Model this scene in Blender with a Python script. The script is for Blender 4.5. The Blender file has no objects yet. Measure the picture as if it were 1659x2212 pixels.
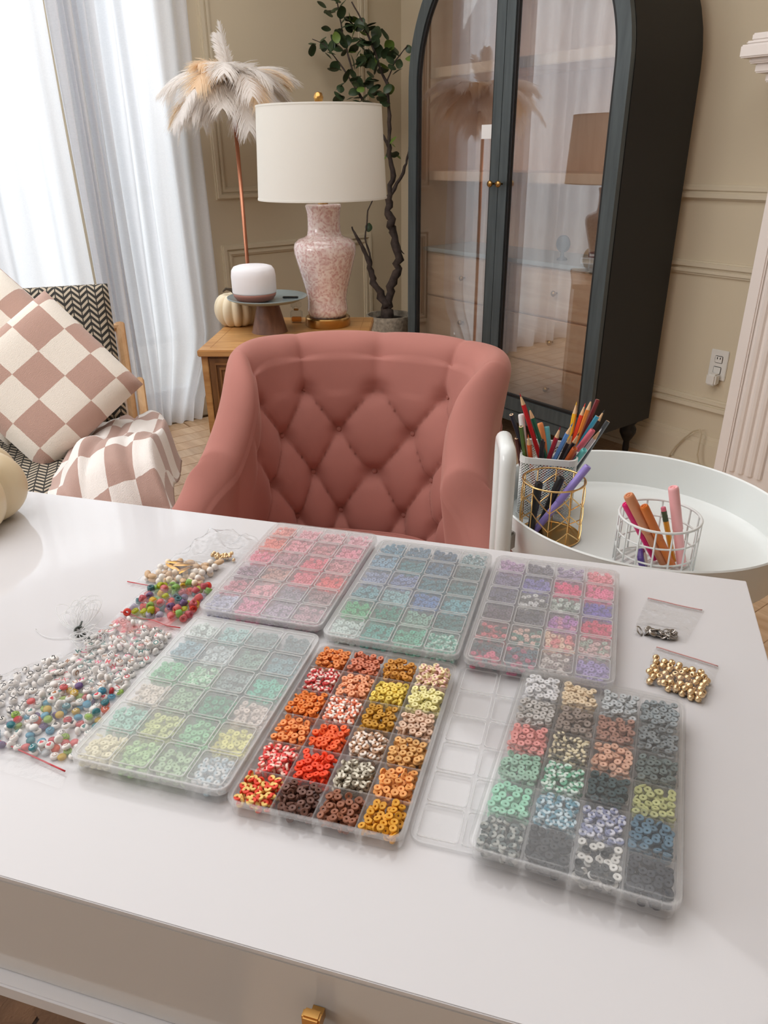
import bpy, bmesh, math, random
import numpy as np
from mathutils import Vector, Matrix, noise
rnd = random.Random(7)
PI = math.pi
scene = bpy.context.scene
COL = scene.collection

# ------------------------------------------------------------------ camera
cam_d = bpy.data.cameras.new('camera')
cam = bpy.data.objects.new('camera', cam_d)
COL.objects.link(cam)
_r = Vector((0.7903, -0.6126, -0.0109)); _u = Vector((0.2743, 0.3378, 0.9004)); _f = Vector((0.5479, 0.7146, -0.4350))
_r.normalize(); _f = (_f - _f.dot(_r) * _r).normalized(); _u = _r.cross(_f)
cam.matrix_world = Matrix(((_r.x, _u.x, -_f.x, 0), (_r.y, _u.y, -_f.y, 0), (_r.z, _u.z, -_f.z, 1.1959), (0, 0, 0, 1)))
cam_d.sensor_fit = 'HORIZONTAL'; cam_d.sensor_width = 36.0
cam_d.lens = 36.0 * 1613.5 / 1659.0
cam_d.clip_start = 0.02
scene.camera = cam
scene.view_settings.view_transform = 'Standard'
scene.view_settings.look = 'None'
scene.view_settings.gamma = 1.0
scene.view_settings.use_curve_mapping = False
scene.view_settings.exposure = -0.06

# ------------------------------------------------------------------ world, daylight and added fill
w = bpy.data.worlds.new('world'); scene.world = w
w.use_nodes = True
nt = w.node_tree; bg = nt.nodes['Background']
bg.inputs[0].default_value = (0.93, 0.965, 1.0, 1); bg.inputs[1].default_value = 0.7

def area(name, loc, target, sx, sy, power, color=(1, 1, 1)):
    l = bpy.data.lights.new(name, 'AREA'); l.shape = 'RECTANGLE'; l.size = sx; l.size_y = sy
    l.energy = power; l.color = color
    o = bpy.data.objects.new(name, l); COL.objects.link(o)
    o.location = loc
    o.rotation_euler = (Vector(target) - Vector(loc)).to_track_quat('-Z', 'Y').to_euler()
    return o
area('daylight', (0.2, 6.2, 3.6), (0.2, 3.4, 1.2), 4.5, 3.5, 430, (0.95, 0.975, 1.0))
area('overhead_fill', (0.0, 1.75, 2.5), (0.0, 1.75, 0), 3.4, 2.8, 62, (0.97, 0.98, 1.0))  # added soft fill below the ceiling to lift interior shade; no real fixture
area('daylight_side', (-4.6, 3.1, 2.7), (-1.2, 1.6, 0.9), 3.2, 2.6, 190, (0.98, 0.985, 1.0))

cy = scene.cycles
cy.max_bounces = 12; cy.diffuse_bounces = 5; cy.glossy_bounces = 5; cy.transmission_bounces = 8
cy.transparent_max_bounces = 40; cy.caustics_reflective = False; cy.caustics_refractive = False
cy.sample_clamp_indirect = 6.0; cy.use_denoising = True
cy.blur_glossy = 0.5

# ------------------------------------------------------------------ helpers
def lin(c):
    out = []
    for v in c[:3]:
        v = v / 255.0
        out.append(v / 12.92 if v <= 0.04045 else ((v + 0.055) / 1.055) ** 2.4)
    return (*out, 1.0)

def new_mat(name):
    m = bpy.data.materials.new(name); m.use_nodes = True
    n = m.node_tree.nodes; b = n['Principled BSDF']
    return m, n, m.node_tree.links, b

def setin(b, **k):
    for a, v in k.items():
        a = a.replace('_', ' ')
        for i in b.inputs:
            if i.name.lower() == a.lower():
                i.default_value = v; break

def pmat(name, rgb, rough=0.5, metal=0.0, spec=0.5, bump=None, var=None, sheen=0.0, coat=0.0, stretch=None):
    m, n, l, b = new_mat(name)
    c = lin(rgb)
    setin(b, base_color=c, roughness=rough, metallic=metal, specular_ior_level=spec, sheen_weight=sheen, coat_weight=coat)
    tc = n.new('ShaderNodeTexCoord'); mp = n.new('ShaderNodeMapping')
    l.new(tc.outputs['Object'], mp.inputs[0])
    if stretch: mp.inputs['Scale'].default_value = stretch
    if var:
        sc, amt, det = var
        t = n.new('ShaderNodeTexNoise'); t.inputs['Scale'].default_value = sc; t.inputs['Detail'].default_value = det
        l.new(mp.outputs[0], t.inputs['Vector'])
        r = n.new('ShaderNodeValToRGB')
        r.color_ramp.elements[0].position = 0.3; r.color_ramp.elements[1].position = 0.7
        r.color_ramp.elements[0].color = tuple(v * (1 - amt) for v in c[:3]) + (1,)
        r.color_ramp.elements[1].color = tuple(min(1, v * (1 + amt * .6)) for v in c[:3]) + (1,)
        l.new(t.outputs['Fac'], r.inputs[0]); l.new(r.outputs[0], b.inputs['Base Color'])
    if bump:
        sc, st, dist = bump
        t = n.new('ShaderNodeTexNoise'); t.inputs['Scale'].default_value = sc; t.inputs['Detail'].default_value = 3
        l.new(mp.outputs[0], t.inputs['Vector'])
        bu = n.new('ShaderNodeBump'); bu.inputs['Strength'].default_value = st; bu.inputs['Distance'].default_value = dist
        l.new(t.outputs['Fac'], bu.inputs['Height']); l.new(bu.outputs[0], b.inputs['Normal'])
    return m

def wood(name, a, bcol, rough=0.45, scale=1.0, axis=(14, 1.2, 14), coat=0.0):
    m, n, l, b = new_mat(name)
    tc = n.new('ShaderNodeTexCoord'); mp = n.new('ShaderNodeMapping'); oi = n.new('ShaderNodeObjectInfo')
    l.new(tc.outputs['Object'], mp.inputs[0]); mp.inputs['Scale'].default_value = tuple(v * scale for v in axis)
    l.new(oi.outputs['Random'], mp.inputs['Location'])
    t = n.new('ShaderNodeTexNoise'); t.inputs['Scale'].default_value = 2.2; t.inputs['Detail'].default_value = 6; t.inputs['Distortion'].default_value = 1.3
    l.new(mp.outputs[0], t.inputs['Vector'])
    r = n.new('ShaderNodeValToRGB')
    r.color_ramp.elements[0].position = 0.33; r.color_ramp.elements[1].position = 0.68
    r.color_ramp.elements[0].color = lin(bcol); r.color_ramp.elements[1].color = lin(a)
    l.new(t.outputs['Fac'], r.inputs[0])
    hs = n.new('ShaderNodeHueSaturation'); l.new(r.outputs[0], hs.inputs['Color'])
    ma = n.new('ShaderNodeMapRange'); ma.inputs['To Min'].default_value = 0.9; ma.inputs['To Max'].default_value = 1.1
    l.new(oi.outputs['Random'], ma.inputs[0]); l.new(ma.outputs[0], hs.inputs['Value'])
    l.new(hs.outputs[0], b.inputs['Base Color'])
    setin(b, roughness=rough, coat_weight=coat)
    bu = n.new('ShaderNodeBump'); bu.inputs['Strength'].default_value = .15; bu.inputs['Distance'].default_value = .002
    l.new(t.outputs['Fac'], bu.inputs['Height']); l.new(bu.outputs[0], b.inputs['Normal'])
    return m

def film(name, tint, haze, hazecol=(245, 245, 245), rough=0.15, ior=1.45, glossmul=1.0, bump=None, trans=0.5):
    """clear or frosted plastic / glass / sheer cloth: transparent + scattering haze + fresnel gloss"""
    m = bpy.data.materials.new(name); m.use_nodes = True
    n = m.node_tree.nodes; l = m.node_tree.links
    for x in list(n): n.remove(x)
    out = n.new('ShaderNodeOutputMaterial')
    tr = n.new('ShaderNodeBsdfTransparent'); tr.inputs[0].default_value = (*tint, 1)
    di = n.new('ShaderNodeBsdfDiffuse'); di.inputs[0].default_value = lin(hazecol)
    tl = n.new('ShaderNodeBsdfTranslucent'); tl.inputs[0].default_value = lin(hazecol)
    mx = n.new('ShaderNodeMixShader'); mx.inputs[0].default_value = trans
    l.new(di.outputs[0], mx.inputs[1]); l.new(tl.outputs[0], mx.inputs[2])
    m2 = n.new('ShaderNodeMixShader'); m2.inputs[0].default_value = haze
    l.new(tr.outputs[0], m2.inputs[1]); l.new(mx.outputs[0], m2.inputs[2])
    gl = n.new('ShaderNodeBsdfGlossy'); gl.inputs['Roughness'].default_value = rough
    fr = n.new('ShaderNodeFresnel'); fr.inputs[0].default_value = ior
    mm = n.new('ShaderNodeMath'); mm.operation = 'MULTIPLY'; mm.inputs[1].default_value = glossmul; mm.use_clamp = True
    l.new(fr.outputs[0], mm.inputs[0])
    ge = n.new('ShaderNodeNewGeometry'); mr = n.new('ShaderNodeMapRange')      # same index from both sides: no internal reflection in thin sheets
    mr.inputs['To Min'].default_value = ior; mr.inputs['To Max'].default_value = 1 / ior
    l.new(ge.outputs['Backfacing'], mr.inputs[0]); l.new(mr.outputs[0], fr.inputs[0])
    m3 = n.new('ShaderNodeMixShader'); l.new(mm.outputs[0], m3.inputs[0])
    l.new(m2.outputs[0], m3.inputs[1]); l.new(gl.outputs[0], m3.inputs[2])
    l.new(m3.outputs[0], out.inputs[0])
    if bump:
        tc = n.new('ShaderNodeTexCoord'); t = n.new('ShaderNodeTexNoise')
        t.inputs['Scale'].default_value = bump[0]; t.inputs['Detail'].default_value = bump[3] if len(bump) > 3 else 1
        l.new(tc.outputs['Object'], t.inputs['Vector'])
        bu = n.new('ShaderNodeBump'); bu.inputs['Strength'].default_value = bump[1]; bu.inputs['Distance'].default_value = bump[2]
        l.new(t.outputs['Fac'], bu.inputs['Height'])
        l.new(bu.outputs[0], gl.inputs['Normal']); l.new(bu.outputs[0], fr.inputs['Normal'])
    return m

class MB:
    def __init__(s): s.v = []; s.f = []
    def add(s, vs, fs, M=None):
        o = len(s.v)
        s.v += [tuple(M @ Vector(v)) for v in vs] if M is not None else [tuple(v) for v in vs]
        s.f += [tuple(i + o for i in f) for f in fs]
        return s
    def box(s, x0, y0, z0, x1, y1, z1, M=None):
        vs = [(x0, y0, z0), (x1, y0, z0), (x1, y1, z0), (x0, y1, z0), (x0, y0, z1), (x1, y0, z1), (x1, y1, z1), (x0, y1, z1)]
        return s.add(vs, [(3, 2, 1, 0), (4, 5, 6, 7), (0, 1, 5, 4), (1, 2, 6, 5), (2, 3, 7, 6), (3, 0, 4, 7)], M)
    def bbox(s, x0, y0, z0, x1, y1, z1, b=0.003, M=None):
        """bevelled box"""
        bm = bmesh.new(); bmesh.ops.create_cube(bm, size=1)
        for v in bm.verts: v.co = Vector(((x0 + x1) / 2 + v.co.x * (x1 - x0), (y0 + y1) / 2 + v.co.y * (y1 - y0), (z0 + z1) / 2 + v.co.z * (z1 - z0)))
        bmesh.ops.bevel(bm, geom=bm.edges[:], offset=b, segments=2, affect='EDGES')
        bm.verts.index_update()
        s.add([v.co[:] for v in bm.verts], [[v.index for v in f.verts] for f in bm.faces], M); bm.free(); return s
    def tube(s, pts, r, seg=8, cap=True, closed=False, flat=None):
        pts = [Vector(p) for p in pts]; n = len(pts); rs = r if isinstance(r, (list, tuple)) else [r] * n
        o = len(s.v); prev = None
        for i, p in enumerate(pts):
            a = pts[(i - 1) % n] if (closed or i > 0) else p
            b = pts[(i + 1) % n] if (closed or i < n - 1) else p
            t = (b - a); t = t.normalized() if t.length > 1e-9 else Vector((0, 0, 1))
            if prev is None: q = t.orthogonal().normalized()
            else:
                q = prev - t * prev.dot(t)
                q = q.normalized() if q.length > 1e-6 else t.orthogonal().normalized()
            prev = q; c = t.cross(q)
            for k in range(seg):
                an = 2 * PI * k / seg
                s.v.append(tuple(p + (q * math.cos(an) + c * math.sin(an)) * rs[i]))
        for i in range(n if closed else n - 1):
            j = (i + 1) % n
            for k in range(seg):
                k2 = (k + 1) % seg
                s.f.append((o + i * seg + k, o + i * seg + k2, o + j * seg + k2, o + j * seg + k))
        if cap and not closed:
            s.f.append(tuple(o + k for k in range(seg))[::-1]); s.f.append(tuple(o + (n - 1) * seg + k for k in range(seg)))
        return s
    def lathe(s, prof, seg=24, c=(0, 0, 0), M=None, caps=True):
        o = len(s.v); vs = []; fs = []
        for (r, z) in prof:
            for k in range(seg):
                a = 2 * PI * k / seg; vs.append((c[0] + r * math.cos(a), c[1] + r * math.sin(a), c[2] + z))
        for i in range(len(prof) - 1):
            for k in range(seg):
                k2 = (k + 1) % seg; fs.append((i * seg + k, i * seg + k2, (i + 1) * seg + k2, (i + 1) * seg + k))
        if caps:
            if prof[0][0] > 1e-5: fs.append(tuple(range(seg))[::-1])
            if prof[-1][0] > 1e-5: fs.append(tuple((len(prof) - 1) * seg + k for k in range(seg)))
        return s.add(vs, fs, M)
    def grid(s, fn, nu, nv, closed_u=False):
        o = len(s.v)
        for i in range(nu):
            for j in range(nv): s.v.append(tuple(fn(i / (nu if closed_u else nu - 1), j / (nv - 1))))
        for i in range(nu if closed_u else nu - 1):
            i2 = (i + 1) % nu
            for j in range(nv - 1): s.f.append((o + i * nv + j, o + i2 * nv + j, o + i2 * nv + j + 1, o + i * nv + j + 1))
        return s
    def prism(s, loop, z0, z1, M=None):
        n = len(loop)
        vs = [(x, y, z0) for x, y in loop] + [(x, y, z1) for x, y in loop]
        fs = [tuple(range(n))[::-1], tuple(range(n, 2 * n))] + [(i, (i + 1) % n, n + (i + 1) % n, n + i) for i in range(n)]
        return s.add(vs, fs, M)
    def ring(s, outer, inner, z0, z1, M=None):
        n = len(outer)
        vs = [(x, y, z0) for x, y in outer] + [(x, y, z0) for x, y in inner] + [(x, y, z1) for x, y in outer] + [(x, y, z1) for x, y in inner]
        fs = []
        for i in range(n):
            j = (i + 1) % n
            fs += [(i, j, 2 * n + j, 2 * n + i), (n + j, n + i, 3 * n + i, 3 * n + j), (2 * n + i, 2 * n + j, 3 * n + j, 3 * n + i), (j, i, n + i, n + j)]
        return s.add(vs, fs, M)
    def build(s, name, mat, parent=None, smooth=False, loc=None, uv=None, auto=False):
        me = bpy.data.meshes.new(name); me.from_pydata(s.v, [], s.f); me.validate(); me.update()
        if mat: me.materials.append(mat)
        if smooth: me.polygons.foreach_set('use_smooth', [True] * len(me.polygons))
        if auto:
            me.polygons.foreach_set('use_smooth', [True] * len(me.polygons))
            try: me.set_sharp_from_angle(angle=math.radians(38))
            except Exception: pass
        if uv:
            ul = me.uv_layers.new(name='uv')
            for lo in me.loops: ul.data[lo.index].uv = uv[lo.vertex_index]
        return link(name, me, parent, loc)

def link(name, me, parent=None, loc=None):
    o = bpy.data.objects.new(name, me); COL.objects.link(o)
    if parent is not None: o.parent = parent
    if loc is not None: o.location = loc
    return o

def tag(o, label, cat, group=None, kind=None):
    if label: o['label'] = label
    if cat: o['category'] = cat
    if group: o['group'] = group
    if kind: o['kind'] = kind
    return o
def thing(name, label, cat, loc=(0, 0, 0), rz=0.0, group=None, rot=None):
    o = bpy.data.objects.new(name, None); COL.objects.link(o); o.empty_display_size = .02
    o.location = loc; o.rotation_euler = rot if rot is not None else (0, 0, rz)
    return tag(o, label, cat, group)
def struct(o): o['kind'] = 'structure'; return o

def rrect(w, h, r, seg=5, cx=0, cy=0):
    pts = []
    for (sx, sy, a0) in ((1, 1, 0), (-1, 1, 90), (-1, -1, 180), (1, -1, 270)):
        for k in range(seg + 1):
            a = math.radians(a0 + 90 * k / seg)
            pts.append((cx + sx * (w / 2 - r) + r * math.cos(a), cy + sy * (h / 2 - r) + r * math.sin(a)))
    return pts
def align(p, d):
    """matrix placing local z along d at p"""
    q = Vector(d).to_track_quat('Z', 'Y'); return Matrix.Translation(Vector(p)) @ q.to_matrix().to_4x4()
def smooth01(x): x = min(1, max(0, x)); return x * x * (3 - 2 * x)

# desk frame: u to the left along the desk from the back right corner, v toward the camera
DU = Vector((-0.5878, 0.8090, 0)); DV = Vector((-0.8090, -0.5878, 0)); DZ = 0.768
KD = 0.98165
DO = Vector((0.7544, 0.3217, 0)) * KD
def desk(u, v, z=0.0): return DO + (DU * u + DV * v) * KD + Vector((0, 0, DZ + z))
DROT = math.radians(-54.0)          # local x = desk right (-u), local y = desk away (-v)

# ------------------------------------------------------------------ materials
M_wallL = pmat('wall_paint', (214, 200, 174), .75, spec=.25, bump=(90, .06, .002), var=(1.2, .03, 2))
M_trim = pmat('wall_trim_paint', (216, 203, 178), .55, spec=.35)
M_ceil = pmat('ceiling_paint', (238, 234, 228), .8)
M_floor = wood('oak_floor', (214, 184, 150), (186, 150, 114), .35, 1, (9, .8, 9), coat=.15)
M_joint = pmat('floor_joint', (110, 84, 60), .8)
M_white = pmat('white_lacquer', (216, 215, 217), .05, spec=.5, bump=(3, .02, .004))
M_front = pmat('drawer_lacquer', (206, 203, 200), .12)
M_gold = pmat('brushed_gold', (206, 158, 92), .28, 1.0)
M_goldp = pmat('gold_wire', (226, 190, 130), .22, 1.0)
M_brass = pmat('brass', (190, 150, 92), .25, 1.0)
M_copper = pmat('copper_pole', (206, 140, 110), .3, .9)
M_black = pmat('black_stained_oak', (38, 42, 44), .42, var=(30, .35, 5), stretch=(1, 1, .12), bump=(60, .2, .002))
M_blackside = pmat('black_painted_side', (20, 18, 17), .55)
M_slate = pmat('slate_painted_oak', (72, 80, 82), .38, var=(45, .3, 5), stretch=(1, 1, .1), bump=(60, .15, .002))
M_int = wood('cabinet_oak_interior', (240, 204, 172), (226, 184, 148), .5, .8, (3, 9, 2.2))
M_draw = wood('cabinet_drawer_oak', (242, 206, 172), (226, 182, 146), .45, .8, (3, 1.2, 12))
M_counter = pmat('grey_counter', (176, 184, 182), .3)
M_night = wood('honey_oak', (204, 156, 98), (172, 120, 66), .4, 1, (1.5, 10, 10), coat=.1)
M_nightd = wood('dark_oak_front', (142, 98, 56), (110, 72, 38), .45, 1, (10, 10, 1.5))
M_shade = film('linen_shade', (.1, .1, .1), 1.0, (246, 244, 238), 1.0, 1.0, 0.0, trans=.35)
M_pump = pmat('cream_pumpkin', (236, 222, 192), .55, var=(14, .08, 3), bump=(40, .1, .003))
M_pump2 = pmat('cream_pumpkin_smooth', (226, 206, 170), .3, var=(5, .05, 3))
M_stem = pmat('dried_stem', (70, 58, 44), .8)
M_speaker = pmat('white_speaker_cloth', (236, 234, 236), .9, bump=(900, .3, .001))
M_speakb = pmat('brown_speaker_base', (150, 100, 86), .45)
M_plate = pmat('grey_enamel', (140, 152, 152), .25)
M_wal = wood('walnut_foot', (140, 100, 78), (104, 68, 50), .5, 1, (10, 10, 2))
M_glass = film('clear_glass', (.96, .97, .97), .03, (240, 240, 240), .02, 1.5, 1.2)
M_perf = film('amber_liquid', (.9, .6, .25), .25, (220, 160, 80), .05, 1.4)
M_cabglass = film('cabinet_glass', (.94, .94, .94), .02, (240, 240, 240), .01, 1.62, 3.0)
M_leaf = pmat('dark_green_leaf', (60, 78, 50), .42, var=(20, .35, 2))
M_leafl = pmat('bright_green_leaf', (112, 138, 62), .4, var=(20, .2, 2))
M_bark = pmat('dark_bark', (74, 62, 56), .85, var=(40, .4, 4), bump=(60, .6, .006))
M_pot = pmat('woven_grey_pot', (176, 166, 150), .8, var=(60, .35, 3), bump=(80, .6, .004))
M_soil = pmat('soil', (34, 30, 28), .95, bump=(90, .8, .004))
M_cart = pmat('white_enamel', (230, 234, 232), .16, spec=.5)
M_wire = pmat('white_wire', (222, 224, 222), .3)
M_mantel = pmat('white_mantel_paint', (240, 232, 226), .45)
M_plasticw = pmat('white_plastic', (226, 222, 214), .4)
M_cord = pmat('beige_cord', (196, 180, 150), .6)
M_rug = pmat('brown_rug_leaf', (118, 88, 64), .9, var=(9, .35, 4), bump=(160, .5, .003))
M_rugb = pmat('dark_rug_base', (52, 36, 26), .95)
M_paper = pmat('white_paper', (240, 238, 236), .7)
M_maroon = pmat('maroon_cover', (110, 44, 52), .5)
M_blackp = pmat('black_plastic', (26, 26, 28), .25)
M_legw = wood('walnut_leg', (110, 72, 52), (84, 50, 34), .5, 1, (10, 10, 2))
M_chairw = wood('pale_beech', (222, 182, 136), (200, 154, 108), .45, 1, (10, 2, 10))
M_silver = pmat('silver_metal', (176, 172, 166), .22, 1.0)
M_gold2 = pmat('pale_gold_bead', (238, 208, 164), .2, .75)
M_red = pmat('red_zip_line', (196, 32, 44), .4)
M_pinkl = pmat('pale_pink_zip_line', (206, 150, 146), .5)
M_lid = film('frosted_lid', (1, 1, 1), .23, (254, 254, 254), .13, 1.4, 1.0, bump=(22, .12, .006, 0.5))
M_lidrib = film('frosted_lid_rib', (1, 1, 1), .42, (255, 255, 255), .2, 1.4, 1.0)
M_tray = film('clear_tray', (1, 1, 1), .08, (254, 253, 252), .12, 1.4, 1.0)
M_div = film('clear_divider', (1, 1, 1), .15, (254, 253, 252), .25, 1.35, 1.0)
M_lidc = film('clear_cover', (1, 1, 1), .06, (248, 250, 250), .12, 1.4, 1.0, bump=(22, .1, .005, .5))
M_pinkband = None
M_bag = film('clear_bag', (1, 1, 1), .07, (255, 255, 255), .08, 1.4, 1.0, bump=(140, .5, .004, 3))
M_bagz = film('bag_zip_edge', (.98, .98, .98), .3, (250, 250, 250), .2, 1.4, 1.0)
M_curt = None

def attr_mat(name, attr, rough=.5, spec=.4, kind='POINT'):
    m, n, l, b = new_mat(name)
    a = n.new('ShaderNodeAttribute'); a.attribute_name = attr
    l.new(a.outputs['Color'], b.inputs['Base Color']); setin(b, roughness=rough, specular_ior_level=spec)
    tc = n.new('ShaderNodeTexCoord'); t = n.new('ShaderNodeTexNoise'); t.inputs['Scale'].default_value = 900
    l.new(tc.outputs['Object'], t.inputs['Vector'])
    bu = n.new('ShaderNodeBump'); bu.inputs['Strength'].default_value = .08; bu.inputs['Distance'].default_value = .0005
    l.new(t.outputs['Fac'], bu.inputs['Height']); l.new(bu.outputs[0], b.inputs['Normal'])
    return m
M_clay = attr_mat('polymer_clay', 'bead_color', .5)

def objcol_mat(name, rough=.3, alpha=None):
    m, n, l, b = new_mat(name)
    oi = n.new('ShaderNodeObjectInfo'); l.new(oi.outputs['Color'], b.inputs['Base Color']); setin(b, roughness=rough)
    if alpha is not None:
        tr = n.new('ShaderNodeBsdfTransparent'); mx = n.new('ShaderNodeMixShader'); mx.inputs[0].default_value = alpha
        mu = n.new('ShaderNodeMixRGB'); mu.inputs[0].default_value = .55; mu.inputs[1].default_value = (1, 1, 1, 1); l.new(oi.outputs['Color'], mu.inputs[2])
        l.new(mu.outputs[0], tr.inputs[0])
        l.new(tr.outputs[0], mx.inputs[1]); l.new(b.outputs[0], mx.inputs[2])
        l.new(mx.outputs[0], n['Material Output'].inputs[0])
    return m
M_oc = objcol_mat('coloured_plastic', .3)
M_oct = objcol_mat('translucent_bead', .12, .6)
M_ink = objcol_mat('bead_ink', .5)

# ================================================================== STRUCTURE
XB, YA = 2.79, 3.45            # wall with the cabinet, wall with the window
XW, YS, ZC = -2.6, -2.3, 2.55
# floor
fl = MB().box(XW, YS, -.06, XB, YA, -.012).build('floor', M_joint); struct(fl)
pl = MB().bbox(-.6, -.045, -.012, .6, .045, 0, .0015)
pm = None
for i in range(66):
    y = YS + .0455 + i * .0905
    if y + .045 > YA: break
    x = XW + .1 - (i * 0.37 % 1.0)
    while x < XB:
        x0 = max(x, XW); x1 = min(x + 1.196, XB)
        # planks are laid where the photo can see the floor; the far left is one sheet under the rug
        if x1 - x0 > .03:
            if pm is None:
                o = pl.build('floor_plank', M_floor, fl); pm = o.data
            else: o = link('floor_plank', pm, fl)
            o.location = ((x0 + x1) / 2, y, 0); o.scale = ((x1 - x0) / 1.2, 1, 1)
        x += 1.2
struct(MB().box(XW, YS, ZC, XB, YA, ZC + .06).build('ceiling', M_ceil))
# wall with cabinet
struct(MB().box(XB, YS, -.06, XB + .1, YA + .12, ZC).build('wall_right', M_wallL))
# window wall with two openings
wa = MB()
W1 = (-2.2, -.45); W2 = (-.15, 1.06); W3 = (1.13, 1.50); WZ = (.06, 2.25)
def wallA(x0, x1, z0=-.06, z1=ZC): wa.box(x0, YA, z0, x1, YA + .12, z1)
wallA(XW, W1[0]); wallA(W1[1], W2[0]); wallA(W2[1], W3[0]); wallA(W3[1], XB)
for a, b in (W1, W2, W3): wallA(a, b, WZ[1], ZC); wallA(a, b, -.06, WZ[0])
struct(wa.build('wall_back', M_wallL))
M_wall2 = pmat('off_white_paint', (232, 230, 226), .8)
SY = (1.35, 3.25)
struct(MB().box(XW - .1, YS, -.06, XW, SY[0], ZC).box(XW - .1, SY[1], -.06, XW, YA + .12, ZC).box(XW - .1, SY[0], 2.3, XW, SY[1], ZC).box(XW - .1, SY[0], -.06, XW, SY[1], .3).build('wall_left', M_wall2))
struct(MB().box(XW - .1, YS - .1, -.06, XB + .1, YS, ZC).build('wall_front', M_wall2))
M_winf = pmat('white_window_frame', (236, 236, 234), .4)
wr4 = struct(thing('window_4', None, None, (XW - .05, (SY[0] + SY[1]) / 2, .3)))
hw4 = (SY[1] - SY[0]) / 2
MB().box(-.03, -hw4, 0, .03, -hw4 + .05, 2.0).box(-.03, hw4 - .05, 0, .03, hw4, 2.0).box(-.03, -hw4 + .05, 0, .03, hw4 - .05, .05).box(-.03, -hw4 + .05, 1.95, .03, hw4 - .05, 2.0).build('window_frame', M_winf, wr4)
for y_ in (-.32, .32): MB().box(-.015, y_ - .015, .05, .015, y_ + .015, 1.95).build('muntin', M_winf, wr4)
for i, (a, b) in enumerate((W1, W2, W3)):
    wr = struct(thing('window_%d' % (i + 1), None, None, ((a + b) / 2, YA + .05, WZ[0])))
    del wr['kind']; struct(wr)
    wd = b - a; hh = WZ[1] - WZ[0]
    f = MB()
    f.box(-wd / 2, -.03, 0, -wd / 2 + .05, .03, hh); f.box(wd / 2 - .05, -.03, 0, wd / 2, .03, hh)
    f.box(-wd / 2 + .05, -.03, 0, wd / 2 - .05, .03, .09); f.box(-wd / 2 + .05, -.03, hh - .06, wd / 2 - .05, .03, hh)
    f.build('window_frame', M_winf, wr)
    nb = 2 if wd > .5 else 0
    for k in range(nb):
        x = -wd / 2 + wd * (k + 1) / (nb + 1)
        MB().box(x - .015, -.015, .09, x + .015, .015, hh - .06).build('muntin', M_winf, wr)
    MB().box(-wd / 2 + .05, -.004, .09, wd / 2 - .05, .004, hh - .06).build('pane', M_glass, wr)
# baseboards
def profile_bar(mb, p0, p1, inward, zs):
    """zs: list of (z0,z1,depth) running from p0 to p1, protruding along inward"""
    for z0, z1, d in zs:
        x0, y0 = p0; x1, y1 = p1
        mb.box(min(x0, x1, x0 + inward[0] * d, x1 + inward[0] * d), min(y0, y1, y0 + inward[1] * d, y1 + inward[1] * d), z0,
               max(x0, x1, x0 + inward[0] * d, x1 + inward[0] * d), max(y0, y1, y0 + inward[1] * d, y1 + inward[1] * d), z1)
bb = [(0, .105, .016), (.105, .125, .012), (.125, .14, .007)]
m = MB(); profile_bar(m, (XB, YS), (XB, YA), (-1, 0), bb); profile_bar(m, (XB - .016, YS), (XB - .016, YA), (-1, 0), [(0, .02, .012)])
struct(m.build('baseboard_right', M_trim))
m = MB(); profile_bar(m, (1.47, YA), (XB - .028, YA), (0, -1), bb)
struct(m.build('baseboard_back', M_trim))
# picture frame mouldings
def mold_frame(name, axis, a0, a1, z0, z1, w=.052):
    m = MB()
    steps = [(0, w, .008), (.006, w * .42, .018), (w * .62, w - .008, .014)]
    for s0, s1, d in steps:
        for (p, q, r, t) in ((a0 + s0, z0 + s0, a1 - s0, z0 + s1), (a0 + s0, z1 - s1, a1 - s0, z1 - s0),
                             (a0 + s0, z0 + s1, a0 + s1, z1 - s1), (a1 - s1, z0 + s1, a1 - s0, z1 - s1)):
            if axis == 'x': m.box(p, YA - d, q, r, YA, t)
            else: m.box(XB - d, p, q, XB, r, t)
    return struct(m.build(name, M_trim))
mold_frame('trim_1', 'x', 1.685, 2.575, 1.0, 2.35)
mold_frame('trim_2', 'x', 1.685, 2.575, .27, .80)
mold_frame('trim_3', 'y', -.4, 2.62, 1.021, 2.35)
mold_frame('trim_4', 'y', -.4, 2.62, .240, .806)

# outlet with plug and cord
t = thing('wall_outlet', 'white double wall outlet with a plug in it, beside the fluted mantel column', 'outlet', (XB, 1.478, .43))
MB().bbox(-.006, -.036, -.058, 0, .036, .058, .002).build('cover_plate', M_plasticw, t)
mm_ = MB()
for z in (-.02, .022):
    mm_.bbox(-.009, -.016, z - .014, -.005, .016, z + .014, .002)
mm_.build('socket', M_plasticw, t)
for z in (.026,):
    MB().box(-.0098, -.008, z - .003, -.0085, -.005, z + .005).box(-.0098, .004, z - .003, -.0085, .007, z + .005).build('slot', M_blackp, t)
MB().bbox(-.045, -.02, -.075, -.009, .02, -.03, .006).build('plug', M_plasticw, t)
tag(MB().tube([(2.75 + .012 * math.sin(i * .5), 1.60 - .018 * i + .02 * math.sin(i * .9), .16 * math.exp(-((i - 5) / 3.0) ** 2) + .008) for i in range(16)], .003, 6).build('power_cord', M_cord, smooth=True),
    'thin beige power cord looping up against the baseboard beside the cabinet', 'cord')

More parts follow.
